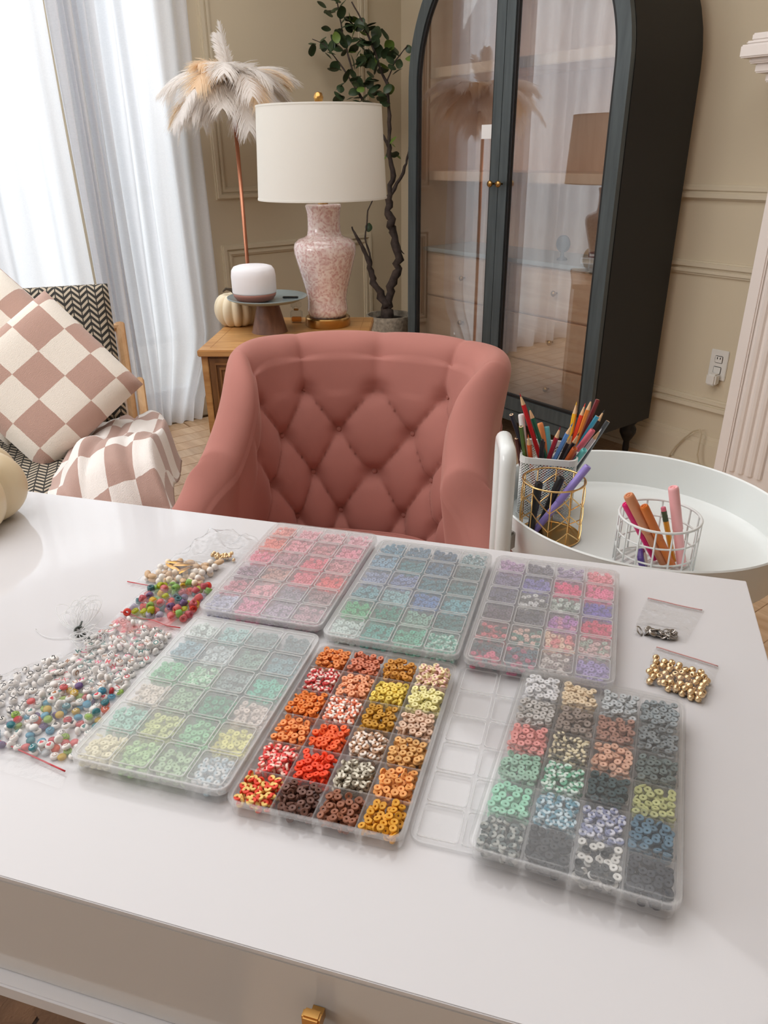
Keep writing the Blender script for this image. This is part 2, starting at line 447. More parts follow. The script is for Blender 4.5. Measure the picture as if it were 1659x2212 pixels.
# ================================================================== curtains
def curtain_mat():
    m = bpy.data.materials.new('sheer_curtain'); m.use_nodes = True
    n = m.node_tree.nodes; l = m.node_tree.links
    for x in list(n): n.remove(x)
    out = n.new('ShaderNodeOutputMaterial')
    di = n.new('ShaderNodeBsdfDiffuse'); tl = n.new('ShaderNodeBsdfTranslucent'); tr = n.new('ShaderNodeBsdfTransparent')
    tc = n.new('ShaderNodeTexCoord'); mp = n.new('ShaderNodeMapping'); mp.inputs['Scale'].default_value = (300, 1, 300)
    t = n.new('ShaderNodeTexNoise'); t.inputs['Scale'].default_value = 1.0; l.new(tc.outputs['Object'], mp.inputs[0]); l.new(mp.outputs[0], t.inputs['Vector'])
    r = n.new('ShaderNodeValToRGB'); r.color_ramp.elements[0].color = lin((232, 234, 238)); r.color_ramp.elements[1].color = lin((246, 247, 250))
    l.new(t.outputs['Fac'], r.inputs[0]); l.new(r.outputs[0], di.inputs[0]); l.new(r.outputs[0], tl.inputs[0])
    mx = n.new('ShaderNodeMixShader'); mx.inputs[0].default_value = .62; l.new(di.outputs[0], mx.inputs[1]); l.new(tl.outputs[0], mx.inputs[2])
    m2 = n.new('ShaderNodeMixShader'); m2.inputs[0].default_value = .92; l.new(tr.outputs[0], m2.inputs[1]); l.new(mx.outputs[0], m2.inputs[2])
    l.new(m2.outputs[0], out.inputs[0]); return m
M_curt = curtain_mat()
def curtain(name, label, x0, x1, folds, seed, y=3.36, amp=.03, flare=0.0):
    r = random.Random(seed)
    nf = folds; ph = [r.uniform(-.35, .35) for _ in range(nf + 3)]; am = [r.uniform(.4, 1.3) for _ in range(nf + 3)]
    def fn(a, b):
        z = .012 + b * (2.36)
        s = a * nf; k = int(s); fr = s - k
        A = am[k] * (1 - fr) + am[k + 1] * fr
        ss = s + (ph[k] * (1 - fr) + ph[k + 1] * fr)
        wv = math.sin(2 * PI * ss)
        wv = math.copysign(abs(wv) ** .8, wv)
        spread = 1 + .15 * (1 - b)
        yy = y + amp * A * wv * spread + .01 * math.sin(a * 9 + b * 3 + seed)
        xx = x0 + (x1 - x0) * a + .006 * math.sin(b * 6 + a * 20)
        if flare: xx += -flare * smooth01((.45 - z) / .45) * a
        return (xx, yy, z)
    o = MB().grid(fn, max(60, folds * 16), 24).build(name, M_curt, smooth=True)
    return tag(o, label, 'curtain', None)
curtain('sheer_curtain', 'white sheer curtain panel hanging behind the patterned armchair', -.2, 1.035, 9, 3, 3.375, .026)
curtain('sheer_curtain', 'narrow white sheer curtain gathered in tight grey folds between two windows', 1.04, 1.20, 6, 5, 3.335, .034)
curtain('sheer_curtain', 'white sheer curtain panel nearest the feather lamp and room corner', 1.205, 1.61, 5, 11, 3.37, .026, .16)
curtain('sheer_curtain', 'white sheer curtain panel at the far left, mostly outside the picture', -2.3, -.16, 14, 21, 3.375, .03)
tag(MB().tube([(-2.4, 3.36, 2.385), (1.66, 3.36, 2.385)], .012, 10).build('curtain_rod', M_brass), 'brass curtain rod above the window wall, out of the picture', 'rod')

# outside: balcony railing and hedges, seen softly through the sheers
M_out = pmat('pale_railing_paint', (160, 170, 176), .6)
rl = thing('balcony_railing', 'pale balcony railing outside, faint through the sheer curtains', 'railing', (0, 4.6, .55 - .55))
MB().box(-3, -.02, .98, 2.4, .02, 1.03).build('top_rail', M_out, rl)
MB().box(-3, -.015, .12, 2.4, .015, .16).build('bottom_rail', M_out, rl)
bal = MB().box(-.01, -.01, .16, .01, .01, .98); bm0 = None
for k in range(42):
    if bm0 is None: o = bal.build('baluster', M_out, rl); bm0 = o.data
    else: o = link('baluster', bm0, rl)
    o.location = (-2.9 + k * .13, 0, 0)
struct(MB().box(-4, YA + .12, -.1, 3, 5.4, 0).build('balcony_floor', pmat('balcony_tile', (196, 192, 184), .7)))

# ================================================================== mantel
mt = thing('fireplace_mantel', 'white fireplace mantel with a fluted column and stepped shelf at the right edge', 'mantel', (XB, 1.33, 0))
D = .17
m = MB().box(-D, -.24, .0, 0, 0, 1.30); m.build('pilaster', M_mantel, mt)
m = MB()
for y in (-.024, -.24 + .024): m.bbox(-D - .012, y - .022, .05, -D, y + .022, 1.25, .005)
m.build('edge_strip', M_mantel, mt)
m = MB()
for k in range(4):
    y = -.068 - k * .035
    m.tube([(-D - .001, y, .10), (-D - .001, y, 1.24)], .0125, 8)
m.build('fluting', M_mantel, mt, smooth=False)
MB().bbox(-D - .015, -.25, 0, 0, .006, .045, .004).build('plinth', M_mantel, mt)
m = MB()
for z0, z1, d, e in ((1.30, 1.325, .012, .01), (1.325, 1.35, .03, .022), (1.35, 1.375, .045, .035), (1.375, 1.40, .06, .05)):
    m.bbox(-D - d, -1.2, z0, 0, e, z1, .004)
m.build('capital', M_mantel, mt)
m = MB()
for z0, z1, d, e in ((1.40, 1.425, .085, .075), (1.425, 1.44, .10, .09), (1.44, 1.475, .125, .11), (1.475, 1.485, .115, .10), (1.485, 1.505, .105, .09)):
    m.bbox(-D - d, -1.25, z0, 0, e, z1, .004)
m.build('mantel_shelf', M_mantel, mt)
MB().box(-D + .03, -1.2, 1.1, 0, -.24, 1.30).build('frieze', M_mantel, mt)

# ================================================================== arched cabinet
cb = thing('arched_display_cabinet', 'tall black arched cabinet with two glazed doors, against the right wall', 'cabinet', (2.33, 2.27, 0))
R = .56; ZS = 1.44; X1 = .40
def arch(rad, zb, n=28, yl=None):
    pts = [(rad, zb)]
    for k in range(n + 1):
        a = PI * k / n; pts.append((rad * math.cos(a), ZS + rad * math.sin(a)))
    pts.append((-rad, zb)); return pts
def arch_band(mb, ro, ri, zb, x0, x1, zbi=None):
    o = arch(ro, zb); i = arch(ri, zb if zbi is None else zbi); n = len(o)
    vs = [(x0, y, z) for y, z in o] + [(x0, y, z) for y, z in i] + [(x1, y, z) for y, z in o] + [(x1, y, z) for y, z in i]
    fs = []
    for k in range(n - 1):
        fs += [(k, k + 1, n + k + 1, n + k), (2 * n + k + 1, 2 * n + k, 3 * n + k, 3 * n + k + 1), (k, 2 * n + k, 2 * n + k + 1, k + 1), (n + k, n + k + 1, 3 * n + k + 1, 3 * n + k)]
    fs += [(0, n, 3 * n, 2 * n), (n - 1, 3 * n - 1, 4 * n - 1, 2 * n - 1)]
    return mb.add(vs, fs)
m = MB(); arch_band(m, R, R - .02, .165, .022, X1); m.build('carcass', M_blackside, cb, auto=True)
m = MB(); arch_band(m, R - .0205, R - .024, .185, .03, X1 - .012); m.build('interior_lining', M_int, cb, auto=True)
m = MB(); lp = arch(R - .02, .165); n_ = len(lp)
m.add([(X1 - .012, y, z) for y, z in lp] + [(X1 - .002, y, z) for y, z in lp], [tuple(range(n_)), tuple(range(n_, 2 * n_))[::-1]] + [(i, n_ + i, n_ + (i + 1) % n_, (i + 1) % n_) for i in range(n_)])
m.build('back_panel', M_int, cb)
MB().bbox(.022, -R + .02, .150, X1, R - .02, .180, .003).build('bottom_panel', M_blackside, cb)
MB().bbox(.0, -R, .130, .021, R, .178, .003).build('face_rail', M_slate, cb)
# doors
SW = .055; SC = .046; ZB = .182
for s, nm in ((1, 'left'), (-1, 'right')):
    pts_o = []; pts_i = []; n = 26
    def outline(rad, off, zb):
        p = [(off, zb)]
        p.append((rad, zb))
        a1 = math.acos(min(1, off / rad))
        for k in range(n + 1):
            a = a1 * k / n; p.append((rad * math.cos(a), ZS + rad * math.sin(a)))
        return [(s * y, z) for y, z in p]
    o_ = outline(R - .002, .0015, ZB); i_ = outline(R - SW, SC, ZB + .055)
    nn = len(o_); m = MB(); x0, x1 = -.002, .020
    vs = [(x0, y, z) for y, z in o_] + [(x0, y, z) for y, z in i_] + [(x1, y, z) for y, z in o_] + [(x1, y, z) for y, z in i_]
    fs = []
    for k in range(nn):
        j = (k + 1) % nn
        fs += [(k, j, nn + j, nn + k), (2 * nn + j, 2 * nn + k, 3 * nn + k, 3 * nn + j), (k, 2 * nn + k, 2 * nn + j, j), (nn + k, nn + j, 3 * nn + j, 3 * nn + k)]
    m.add(vs, fs); dr = m.build('door', M_slate, cb, auto=False)
    # black inner rebate
    i2 = outline(R - SW - .012, SC + .010, ZB + .066); m = MB()
    vs = [(.004, y, z) for y, z in i_] + [(.004, y, z) for y, z in i2] + [(.019, y, z) for y, z in i_] + [(.019, y, z) for y, z in i2]
    fs = []
    for k in range(nn):
        j = (k + 1) % nn
        fs += [(k, j, nn + j, nn + k), (2 * nn + j, 2 * nn + k, 3 * nn + k, 3 * nn + j), (nn + k, nn + j, 3 * nn + j, 3 * nn + k)]
    m.add(vs, fs); m.build('glazing_bead', M_blackside, dr)
    m = MB(); g = [(.0105, y, z) for y, z in i2]; g2 = [(.0125, y, z) for y, z in i2]
    m.add(g + g2, [tuple(range(nn)), tuple(range(nn, 2 * nn))[::-1]]); m.build('door_glass', M_cabglass, dr)
    MB().lathe([(.004, 0), (.004, .012), (.011, .018), (.013, .024), (.010, .030), (0, .032)], 16, M=align((-.002, s * .0225, 1.075), (-1, 0, 0))).build('door_knob', M_brass, dr, smooth=True)
# shelves
for z, th in ((1.475, .038), (1.075, .038)):
    hw = R - .024
    MB().bbox(.10, -hw, z, X1 - .012, hw, z + th, .003).build('shelf', M_int, cb)
MB().bbox(.07, -R + .024, .775, X1 - .012, R - .024, .792, .002).build('counter', M_counter, cb)
MB().box(.11, -R + .024, .182, X1 - .012, R - .024, .774).build('drawer_carcass', M_int, cb)
for r_ in range(3):
    for c_ in range(2):
        z0 = .186 + r_ * .196; y0 = -R + .028 + c_ * (R - .026)
        d = MB().bbox(.088, y0, z0, .109, y0 + R - .032, z0 + .188, .004).build('drawer', M_draw, cb)
        MB().lathe([(.004, 0), (.004, .010), (.010, .016), (.012, .022), (.008, .027), (0, .028)], 14, M=align((.088, y0 + (R - .03) / 2, z0 + .10), (-1, 0, 0))).build('drawer_knob', M_brass, d, smooth=True)
for x in (.05, X1 - .055):
    for y in (-R + .055, R - .055):
        MB().lathe([(.011, 0), (.014, .03), (.013, .06), (.022, .075), (.034, .10), (.034, .118), (.024, .135), (.036, .150)], 18, (x, y, 0)).build('leg', M_blackside, cb, smooth=True)
tag(MB().box(2.338, 2.325, 1.235, 2.339, 2.385, 1.285).build('paper_label', M_paper), 'small white paper label stuck inside the left cabinet door glass', 'label')
# things on the cabinet counter
t = thing('closed_book', 'white book lying flat on the cabinet counter under a maroon one', 'book', (2.56, 1.86, .792), .2)
MB().bbox(-.07, -.10, 0, .07, .10, .004, .001).bbox(-.07, -.10, .018, .07, .10, .022, .001).bbox(-.07, .097, .003, .07, .1, .019, .001).build('cover', M_paper, t)
MB().box(-.065, -.095, .004, .066, .0965, .018).build('page_block', pmat('book_pages', (232, 222, 206), .8), t)
t = thing('closed_book', 'maroon book lying on top of the white book in the cabinet', 'book', (2.57, 1.85, .814), .1)
MB().bbox(-.06, -.09, 0, .06, .09, .004, .001).bbox(-.06, -.09, .014, .06, .09, .018, .001).bbox(-.06, .087, .003, .06, .09, .015, .001).build('cover', M_maroon, t)
MB().box(-.055, -.085, .004, .056, .0865, .014).build('page_block', M_paper, t)
t = thing('round_ornament', 'small round black ornament standing on the cabinet counter', 'ornament', (2.50, 2.06, .792))
MB().lathe([(.0, -.009), (.028, -.009), (.033, -.004), (.033, .004), (.028, .009), (0, .009)], 28, M=align((0, 0, .062), (-1, 0, 0))).build('disc', M_blackp, t, smooth=False)
MB().lathe([(.022, 0), (.020, .008), (.008, .014), (.008, .032)], 16).build('foot', M_blackp, t)

# ================================================================== nightstand and what stands on it
NR = math.radians(-40.4); NO = Vector((.992, 2.283, 0))
def ns(a, b, z=0.0): return NO + Vector((.7615, -.648, 0)) * a + Vector((.648, .7615, 0)) * b + Vector((0, 0, z))
nz = .62
t = thing('nightstand', 'honey oak side cabinet with a carved panel front behind the pink chair', 'side table', NO, NR)
WN, DN = .545, .535
MB().bbox(0, 0, nz - .022, WN, DN, nz, .003).build('tabletop', M_night, t)
MB().box(.035, .0345, nz, .037, DN - .035, nz + .0004).box(.035, .0345, nz, WN - .035, .0365, nz + .0004).box(WN - .037, .0345, nz, WN - .035, DN - .035, nz + .0004).build('inlay_line', pmat('inlay', (170, 122, 72), .5), t)
m = MB().bbox(.008, .012, .0, .03, DN - .01, nz - .022, .002).bbox(WN - .03, .012, 0, WN - .008, DN - .01, nz - .022, .002)
m.bbox(.03, DN - .03, .06, WN - .03, DN - .012, nz - .022, .002).bbox(.03, .02, .06, WN - .03, DN - .03, .08, .002)
m.build('carcass', M_night, t)
for k in range(2):
    x0 = .032 + k * (WN - .064) / 2; x1 = x0 + (WN - .064) / 2 - .003
    d = MB().bbox(x0, .012, .085, x1, .03, nz - .026, .003).build('door', M_nightd, t)
    m = MB()
    for q in (.018, .034):
        m.ring([(x0 + q, .085 + q), (x1 - q, .085 + q), (x1 - q, nz - .026 - q), (x0 + q, nz - .026 - q)],
               [(x0 + q + .006, .085 + q + .006), (x1 - q - .006, .085 + q + .006), (x1 - q - .006, nz - .032 - q), (x0 + q + .006, nz - .032 - q)], -.005, 0,
               Matrix(((1, 0, 0, 0), (0, 0, 1, .012), (0, 1, 0, 0), (0, 0, 0, 1))))
    m.build('door_moulding', M_nightd, d)
    cx = (x0 + x1) / 2; cz = .34; w_, h_ = (x1 - x0) * .32, .17
    oc = [(cx - w_, cz - h_ * .6), (cx - w_ * .5, cz - h_), (cx + w_ * .5, cz - h_), (cx + w_, cz - h_ * .6), (cx + w_, cz + h_ * .6), (cx + w_ * .5, cz + h_), (cx - w_ * .5, cz + h_), (cx - w_, cz + h_ * .6)]
    oi = [(cx + (a - cx) * .9, cz + (b - cz) * .93) for a, b in oc]
    MB().ring(oc, oi, -.006, 0, Matrix(((1, 0, 0, 0), (0, 0, 1, .012), (0, 1, 0, 0), (0, 0, 0, 1)))).build('carved_panel', M_nightd, d)

# table lamp
def speckle():
    m, n, l, b = new_mat('pink_mottled_glaze')
    tc = n.new('ShaderNodeTexCoord'); v = n.new('ShaderNodeTexVoronoi'); v.inputs['Scale'].default_value = 105; v.feature = 'SMOOTH_F1'
    nz_ = n.new('ShaderNodeTexNoise'); nz_.inputs['Scale'].default_value = 26; nz_.inputs['Detail'].default_value = 4
    ad = n.new('ShaderNodeVectorMath'); ad.operation = 'ADD'; sc = n.new('ShaderNodeVectorMath'); sc.operation = 'SCALE'; sc.inputs['Scale'].default_value = .05
    l.new(tc.outputs['Object'], nz_.inputs['Vector']); l.new(nz_.outputs['Color'], sc.inputs[0]); l.new(tc.outputs['Object'], ad.inputs[0]); l.new(sc.outputs[0], ad.inputs[1])
    l.new(ad.outputs[0], v.inputs['Vector'])
    r = n.new('ShaderNodeValToRGB'); r.color_ramp.elements[0].position = .12; r.color_ramp.elements[1].position = .62
    r.color_ramp.elements[0].color = lin((204, 158, 154)); r.color_ramp.elements[1].color = lin((236, 220, 214))
    l.new(v.outputs['Distance'], r.inputs[0]); l.new(r.outputs[0], b.inputs['Base Color']); setin(b, roughness=.12, coat_weight=.5)
    return m
LP = ns(.385, .39, nz)
t = thing('table_lamp', 'table lamp with a pink mottled ginger jar body and white drum shade', 'lamp', LP)
MB().lathe([(.080, 0), (.082, .004), (.082, .030), (.078, .034), (0, .034)], 40).build('lamp_base', M_brass, t, auto=True)
q = [(.066, .034), (.070, .045), (.074, .058), (.072, .072), (.070, .095), (.076, .13), (.088, .175), (.100, .22), (.109, .255), (.110, .272), (.106, .288), (.092, .301), (.070, .308), (.061, .314), (.0575, .33), (.0565, .355), (.057, .385), (.061, .402), (.063, .41), (.058, .414), (0, .414)]
MB().lathe(q, 48).build('jar_body', speckle(), t, smooth=True)
MB().lathe([(.018, .414), (.018, .42), (.008, .422), (.006, .47), (.012, .475), (.012, .52)], 16).build('neck', M_brass, t, auto=True)
m = MB(); sh = [(.220, .432), (.206, .712)]
m.lathe([sh[0], sh[1], (sh[1][0] - .0025, sh[1][1]), (sh[0][0] - .0025, sh[0][1]), sh[0]], 72, caps=False); m.build('lamp_shade', M_shade, t, auto=True)
MB().lathe([(.2212, .430), (.2212, .436), (.2178, .436), (.2178, .430), (.2212, .430)], 60, caps=False).build('bottom_trim', M_shade, t)
MB().lathe([(.2072, .708), (.2072, .7135), (.2035, .7135), (.2035, .708), (.2072, .708)], 60, caps=False).build('top_trim', M_shade, t)
m = MB()
for k in range(3):
    a = k * 2 * PI / 3; m.tube([(0, 0, .705), (.204 * math.cos(a), .204 * math.sin(a), .705)], .0018, 6)
m.tube([(0, 0, .5), (0, 0, .715)], .002, 6)
m.build('harp', M_brass, t)
MB().lathe([(.006, .706), (.006, .716), (.012, .722), (.0165, .736), (.012, .749), (0, .753)], 20).build('finial', M_gold, t, smooth=True)

# cake stand with speaker
KP = ns(.188, .282, nz)
t = thing('cake_stand', 'grey enamel plate on a conical walnut foot, on the side cabinet', 'stand', KP)
MB().lathe([(.064, 0), (.062, .004), (.036, .105), (.0, .105)], 32).build('foot', M_wal, t, auto=True)
MB().lathe([(.0, .105), (.110, .108), (.138, .120), (.1395, .1235), (.136, .1235), (.110, .113), (0, .112)], 56).build('plate', M_plate, t, smooth=True)
t = thing('smart_speaker', 'round white cloth speaker with a brown base on the grey plate', 'speaker', KP + Vector((-.048, .0, .112)))
MB().lathe([(0, 0.001), (.045, .0012), (.062, .006), (.0725, .020), (.0745, .030)], 40).build('speaker_base', M_speakb, t, smooth=True)
MB().lathe([(.0745, .030), (.0755, .034), (.0758, .085), (.073, .104), (.065, .115), (.052, .119), (0, .120)], 48).build('speaker_grille', M_speaker, t, smooth=True)
t = tag(MB().bbox(-.028, -.006, 0, .028, .006, .006, .002).build('small_remote', M_blackp, loc=KP + Vector((.07, -.04, .1135))), 'small flat black remote lying on the grey cake stand', 'remote')
t.rotation_euler = (0, 0, NR)
# small pumpkin
def pumpkin(name, label, loc, r, h, lobes, mat, seed, stem=True):
    t = thing(name, label, 'pumpkin', loc)
    def fn(a, b):
        th = 2 * PI * a; ph = PI * b
        f = abs(math.sin(lobes * th / 2)) ** .7
        rr = r * (.80 + .20 * f) * math.sin(ph) ** .75
        dip = .78 * (1 - .40 * math.exp(-((math.sin(ph)) / .35) ** 2) * (1 if b > .5 else .8))
        z = h / 2 - math.cos(ph) * h / 2 * (1 - .33 * math.exp(-(math.sin(ph) / .38) ** 2))
        z0 = h / 2 * .33
        return (rr * math.cos(th), rr * math.sin(th), max(0, (z - z0 * .62)))
    MB().grid(fn, lobes * 14, 28, closed_u=True).build('pumpkin_body', mat, t, smooth=True)
    if stem:
        MB().tube([(0, 0, h * .66), (.002, 0, h * .80), (-.012, .004, h * .93), (-.03, .008, h * .96), (-.045, .004, h * .9)], [.010, .007, .006, .005, .002], 8).build('pumpkin_stem', M_stem, t, smooth=True)
    return t
pumpkin('pumpkin', 'small ribbed cream pumpkin with a dark curled stem on the side cabinet', ns(.045, .40, nz + .002), .080, .135, 11, M_pump, 1)
pumpkin('pumpkin', 'large smooth cream pumpkin cut off by the left edge, on the white desk', desk(.975, .112, .0015), .094, .112, 8, M_pump2, 2)
# perfume bottle
t = thing('perfume_bottle', 'small faceted glass perfume bottle beside the lamp foot', 'bottle', ns(.262, .435, nz), NR)
MB().bbox(-.022, -.012, 0, .022, .012, .045, .004).build('bottle_body', M_glass, t)
MB().bbox(-.018, -.008, .004, .018, .008, .022, .002).build('perfume', M_perf, t)
MB().bbox(-.009, -.007, .045, .009, .007, .052, .002).build('collar', M_brass, t)
MB().bbox(-.019, -.014, .052, -.001, .014, .082, .006).bbox(.001, -.014, .052, .019, .014, .082, .006).build('stopper', M_glass, t)

# ================================================================== feather lamp
M_feather = film('white_feather', (1, 1, 1), .75, (255, 252, 249), 1.0, 1.0, 0, trans=.5)
M_featherc = film('cream_feather', (1, 1, 1), .78, (252, 234, 208), 1.0, 1.0, 0, trans=.5)
FP = Vector((1.6331, 3.10, 0))
t = thing('feather_floor_lamp', 'slim copper floor lamp topped with drooping white ostrich feathers', 'lamp', FP)
MB().lathe([(.14, 0), (.14, .012), (.02, .018), (0, .018)], 32).build('lamp_base', M_copper, t)
MB().tube([(0, 0, .016), (0, 0, 1.43)], .0085, 12).build('pole', M_copper, t, smooth=True)
MB().lathe([(.0, 1.41), (.03, 1.415), (.035, 1.44), (.02, 1.47), (0, 1.475)], 20).build('hub', M_brass, t, smooth=True)
rf = random.Random(4)
def feather(az, el, L, wd, droop, mat, seed, parent):
    r = random.Random(seed)
    d = Vector((math.cos(az) * math.cos(el), math.sin(az) * math.cos(el), math.sin(el)))
    side = d.cross(Vector((0, 0, 1)))
    side = side.normalized() if side.length > .05 else Vector((math.cos(az + 1.57), math.sin(az + 1.57), 0))
    sp = []
    p = Vector((0, 0, 1.455)); n = 22; dd = d.copy()
    for i in range(n + 1):
        sp.append(p.copy()); p = p + dd * (L / n)
        dd = (dd + Vector((0, 0, -droop / n)) * (0.4 + 1.5 * i / n)).normalized()
    m = MB().tube(sp, [.0016 * (1 - .8 * i / n) for i in range(n + 1)], 4)
    nb = 120
    for k in range(nb):
        s = .05 + .95 * k / nb; fi = s * n; i0 = min(int(fi), n - 1); fr = fi - i0
        b0 = sp[i0].lerp(sp[i0 + 1], fr); tg = (sp[i0 + 1] - sp[i0]).normalized()
        nrm = side.cross(tg).normalized()
        wl = wd * (math.sin(PI * min(1, s * .80 + .14)) ** .45) * r.uniform(.75, 1.1)
        if s > .9: wl *= .8
        for sg in (-1, 1):
            dv = (side * sg * .85 + tg * .65 + nrm * r.uniform(-.25, .2)).normalized()
            q = b0.copy(); pts = [q.copy()]
            for j in range(3):
                dv = (dv + Vector((0, 0, -.22)) + tg * .22 + Vector((r.uniform(-.1, .1), r.uniform(-.1, .1), r.uniform(-.1, .1)))).normalized()
                q = q + dv * wl / 3; pts.append(q.copy())
            w0 = .0034; o = len(m.v)
            for j, pp in enumerate(pts):
                ww = tg * w0 * (1, 1.1, .8, .25)[j]
                m.v += [tuple(pp - ww), tuple(pp + ww)]
            for j in range(3): m.f.append((o + 2 * j, o + 2 * j + 1, o + 2 * j + 3, o + 2 * j + 2))
    m.build('feather', mat, parent)
for k in range(40):
    az = 2 * PI * k / 40 + rf.uniform(-.12, .12)
    feather(az, rf.uniform(-.25, .6), rf.uniform(.22, .33), rf.uniform(.09, .14), rf.uniform(.9, 2.0), M_featherc if k % 7 == 2 else M_feather, k, t)
for k in range(18):
    feather(2 * PI * k / 18 + .3, rf.uniform(-.5, .9), rf.uniform(.14, .24), .11, 1.3, M_featherc if k % 2 else M_feather, 60 + k, t)
feather(2.4, 1.45, .20, .05, .25, M_feather, 90, t); feather(1.6, 1.2, .19, .05, .5, M_feather, 91, t)
feather(2.9, -.1, .36, .055, 2.2, M_feather, 93, t); feather(3.6, .1, .40, .06, 1.4, M_feather, 94, t)

# ================================================================== potted tree
PT = Vector((2.47, 3.155, 0))
t = thing('potted_tree', 'potted tree with a gnarled forked dark trunk and small round leaves in the corner', 'plant', PT)
MB().lathe([(.085, 0), (.10, .02), (.118, .385), (.122, .40), (.122, .42), (.112, .42), (.108, .39)], 40).build('pot', M_pot, t, auto=True)
MB().lathe([(.110, .385), (.08, .398), (0, .402)], 32).build('soil', M_soil, t, smooth=True)
def knob(pts, rr, seed, sub=5):
    r = random.Random(seed); P = [Vector(p) for p in pts]; out = []; rs = []
    for i in range(len(P) - 1):
        for k in range(sub):
            f = k / sub; j = .010 * min(1, rr[i] / .02)
            out.append(P[i].lerp(P[i + 1], f) + Vector((r.uniform(-j, j), r.uniform(-j, j), 0)))
            rs.append((rr[i] * (1 - f) + rr[i + 1] * f) * (r.uniform(.85, 1.25) if k else 1.2))
    out.append(P[-1]); rs.append(rr[-1]); return out, rs
L = lambda x, y, z: (x - PT.x, y - PT.y, z)
m = MB()
branches = [
    ([L(2.466, 3.161, .39), L(2.46, 3.165, .465), L(2.49, 3.143, .582), L(2.513, 3.125, .696), L(2.487, 3.145, .831), L(2.475, 3.155, .90), L(2.47, 3.158, .982), L(2.492, 3.141, 1.086), L(2.475, 3.154, 1.209), L(2.479, 3.151, 1.347), L(2.468, 3.159, 1.481), L(2.435, 3.185, 1.574), L(2.395, 3.216, 1.701), L(2.346, 3.253, 1.80)],
     [.032, .026, .021, .020, .018, .017, .014, .012, .010, .008, .007, .005, .004, .003]),
    ([L(2.462, 3.164, .46), L(2.41, 3.204, .583), L(2.392, 3.217, .676), L(2.351, 3.249, .788), L(2.325, 3.269, .855)], [.024, .016, .012, .008, .004]),
    ([L(2.40, 3.21, .68), L(2.37, 3.22, .80), L(2.39, 3.22, .93), L(2.43, 3.19, 1.03)], [.005, .004, .003, .003]),
    ([L(2.47, 3.158, .98), L(2.53, 3.11, 1.10), L(2.546, 3.10, 1.167), L(2.56, 3.09, 1.24)], [.010, .007, .005, .003]),
    ([L(2.475, 3.154, 1.209), L(2.42, 3.19, 1.33), L(2.364, 3.239, 1.444), L(2.333, 3.263, 1.575), L(2.311, 3.28, 1.684), L(2.289, 3.297, 1.84)], [.007, .006, .005, .004, .003, .002]),
    ([L(2.364, 3.239, 1.444), L(2.30, 3.29, 1.56), L(2.242, 3.332, 1.64), L(2.20, 3.365, 1.66)], [.004, .003, .002, .0015]),
    ([L(2.468, 3.159, 1.481), L(2.50, 3.135, 1.57), L(2.545, 3.10, 1.63)], [.004, .003, .002]),
    ([L(2.49, 3.14, .80), L(2.52, 3.12, .74), L(2.535, 3.11, .72)], [.004, .003, .002]),
]
for i, (p, r_) in enumerate(branches):
    a, b = knob(p, r_, i + 3); m.tube(a, b, 8)
m.build('trunk', M_bark, t, smooth=True)
lm = MB()
def leaffn(a, b):
    x = (a - .5); y = b
    w_ = .42 * math.sin(PI * min(1, y * .93 + .04)) ** .7
    return (x * 2 * w_, y, .10 * math.sin(PI * y) - .25 * abs(x) ** 1.3 * w_ * 2)
lm.grid(leaffn, 5, 8)
leaf_a = None; leaf_b = None
cl = [[2.305, 3.284, 1.79], [2.32, 3.272, 1.737], [2.225, 3.345, 1.631], [2.277, 3.306, 1.676], [2.361, 3.241, 1.684], [2.394, 3.216, 1.683], [2.41, 3.204, 1.629], [2.292, 3.294, 1.612], [2.248, 3.328, 1.576], [2.342, 3.256, 1.594], [2.427, 3.191, 1.602], [2.503, 3.133, 1.628], [2.494, 3.139, 1.601], [2.545, 3.1, 1.618], [2.375, 3.231, 1.529], [2.409, 3.205, 1.538], [2.477, 3.153, 1.518], [2.434, 3.185, 1.5], [2.34, 3.257, 1.511], [2.321, 3.272, 1.416], [2.39, 3.219, 1.463], [2.407, 3.206, 1.425], [2.459, 3.166, 1.415], [2.365, 3.238, 1.463], [2.492, 3.14, 1.209], [2.466, 3.161, 1.209], [2.519, 3.12, 1.188], [2.311, 3.279, 1.702], [2.28, 3.303, 1.80], [2.35, 3.25, 1.64], [2.44, 3.18, 1.56]]
rl_ = random.Random(9)
for ci, c in enumerate(cl):
    few = ci in (24, 25, 26, 12, 13)
    for k in range(2 if few else 5):
        mt_ = M_leafl if (few and k == 0) or rl_.random() < .06 else M_leaf
        if mt_ is M_leaf:
            if leaf_a is None: o = lm.build('leaf', M_leaf, t, smooth=True); leaf_a = o.data
            else: o = link('leaf', leaf_a, t)
        else:
            if leaf_b is None: o = lm.build('leaf', M_leafl, t, smooth=True); leaf_b = o.data
            else: o = link('leaf', leaf_b, t)
        s = rl_.uniform(.042, .068) * (.8 if few else 1)
        o.scale = (s, s, s)
        o.location = (c[0] - PT.x + rl_.uniform(-.035, .035), min(c[1] - PT.y + rl_.uniform(-.04, .035), YA - PT.y - .06), c[2] + rl_.uniform(-.04, .04))
        o.rotation_euler = (rl_.uniform(-.6, 1.4), rl_.uniform(-.7, .7), rl_.uniform(0, 6.28))
o = link('leaf', leaf_a, t); o.scale = (.045,) * 3; o.location = L(2.389, 3.22, .83); o.rotation_euler = (1.2, .2, -.6)

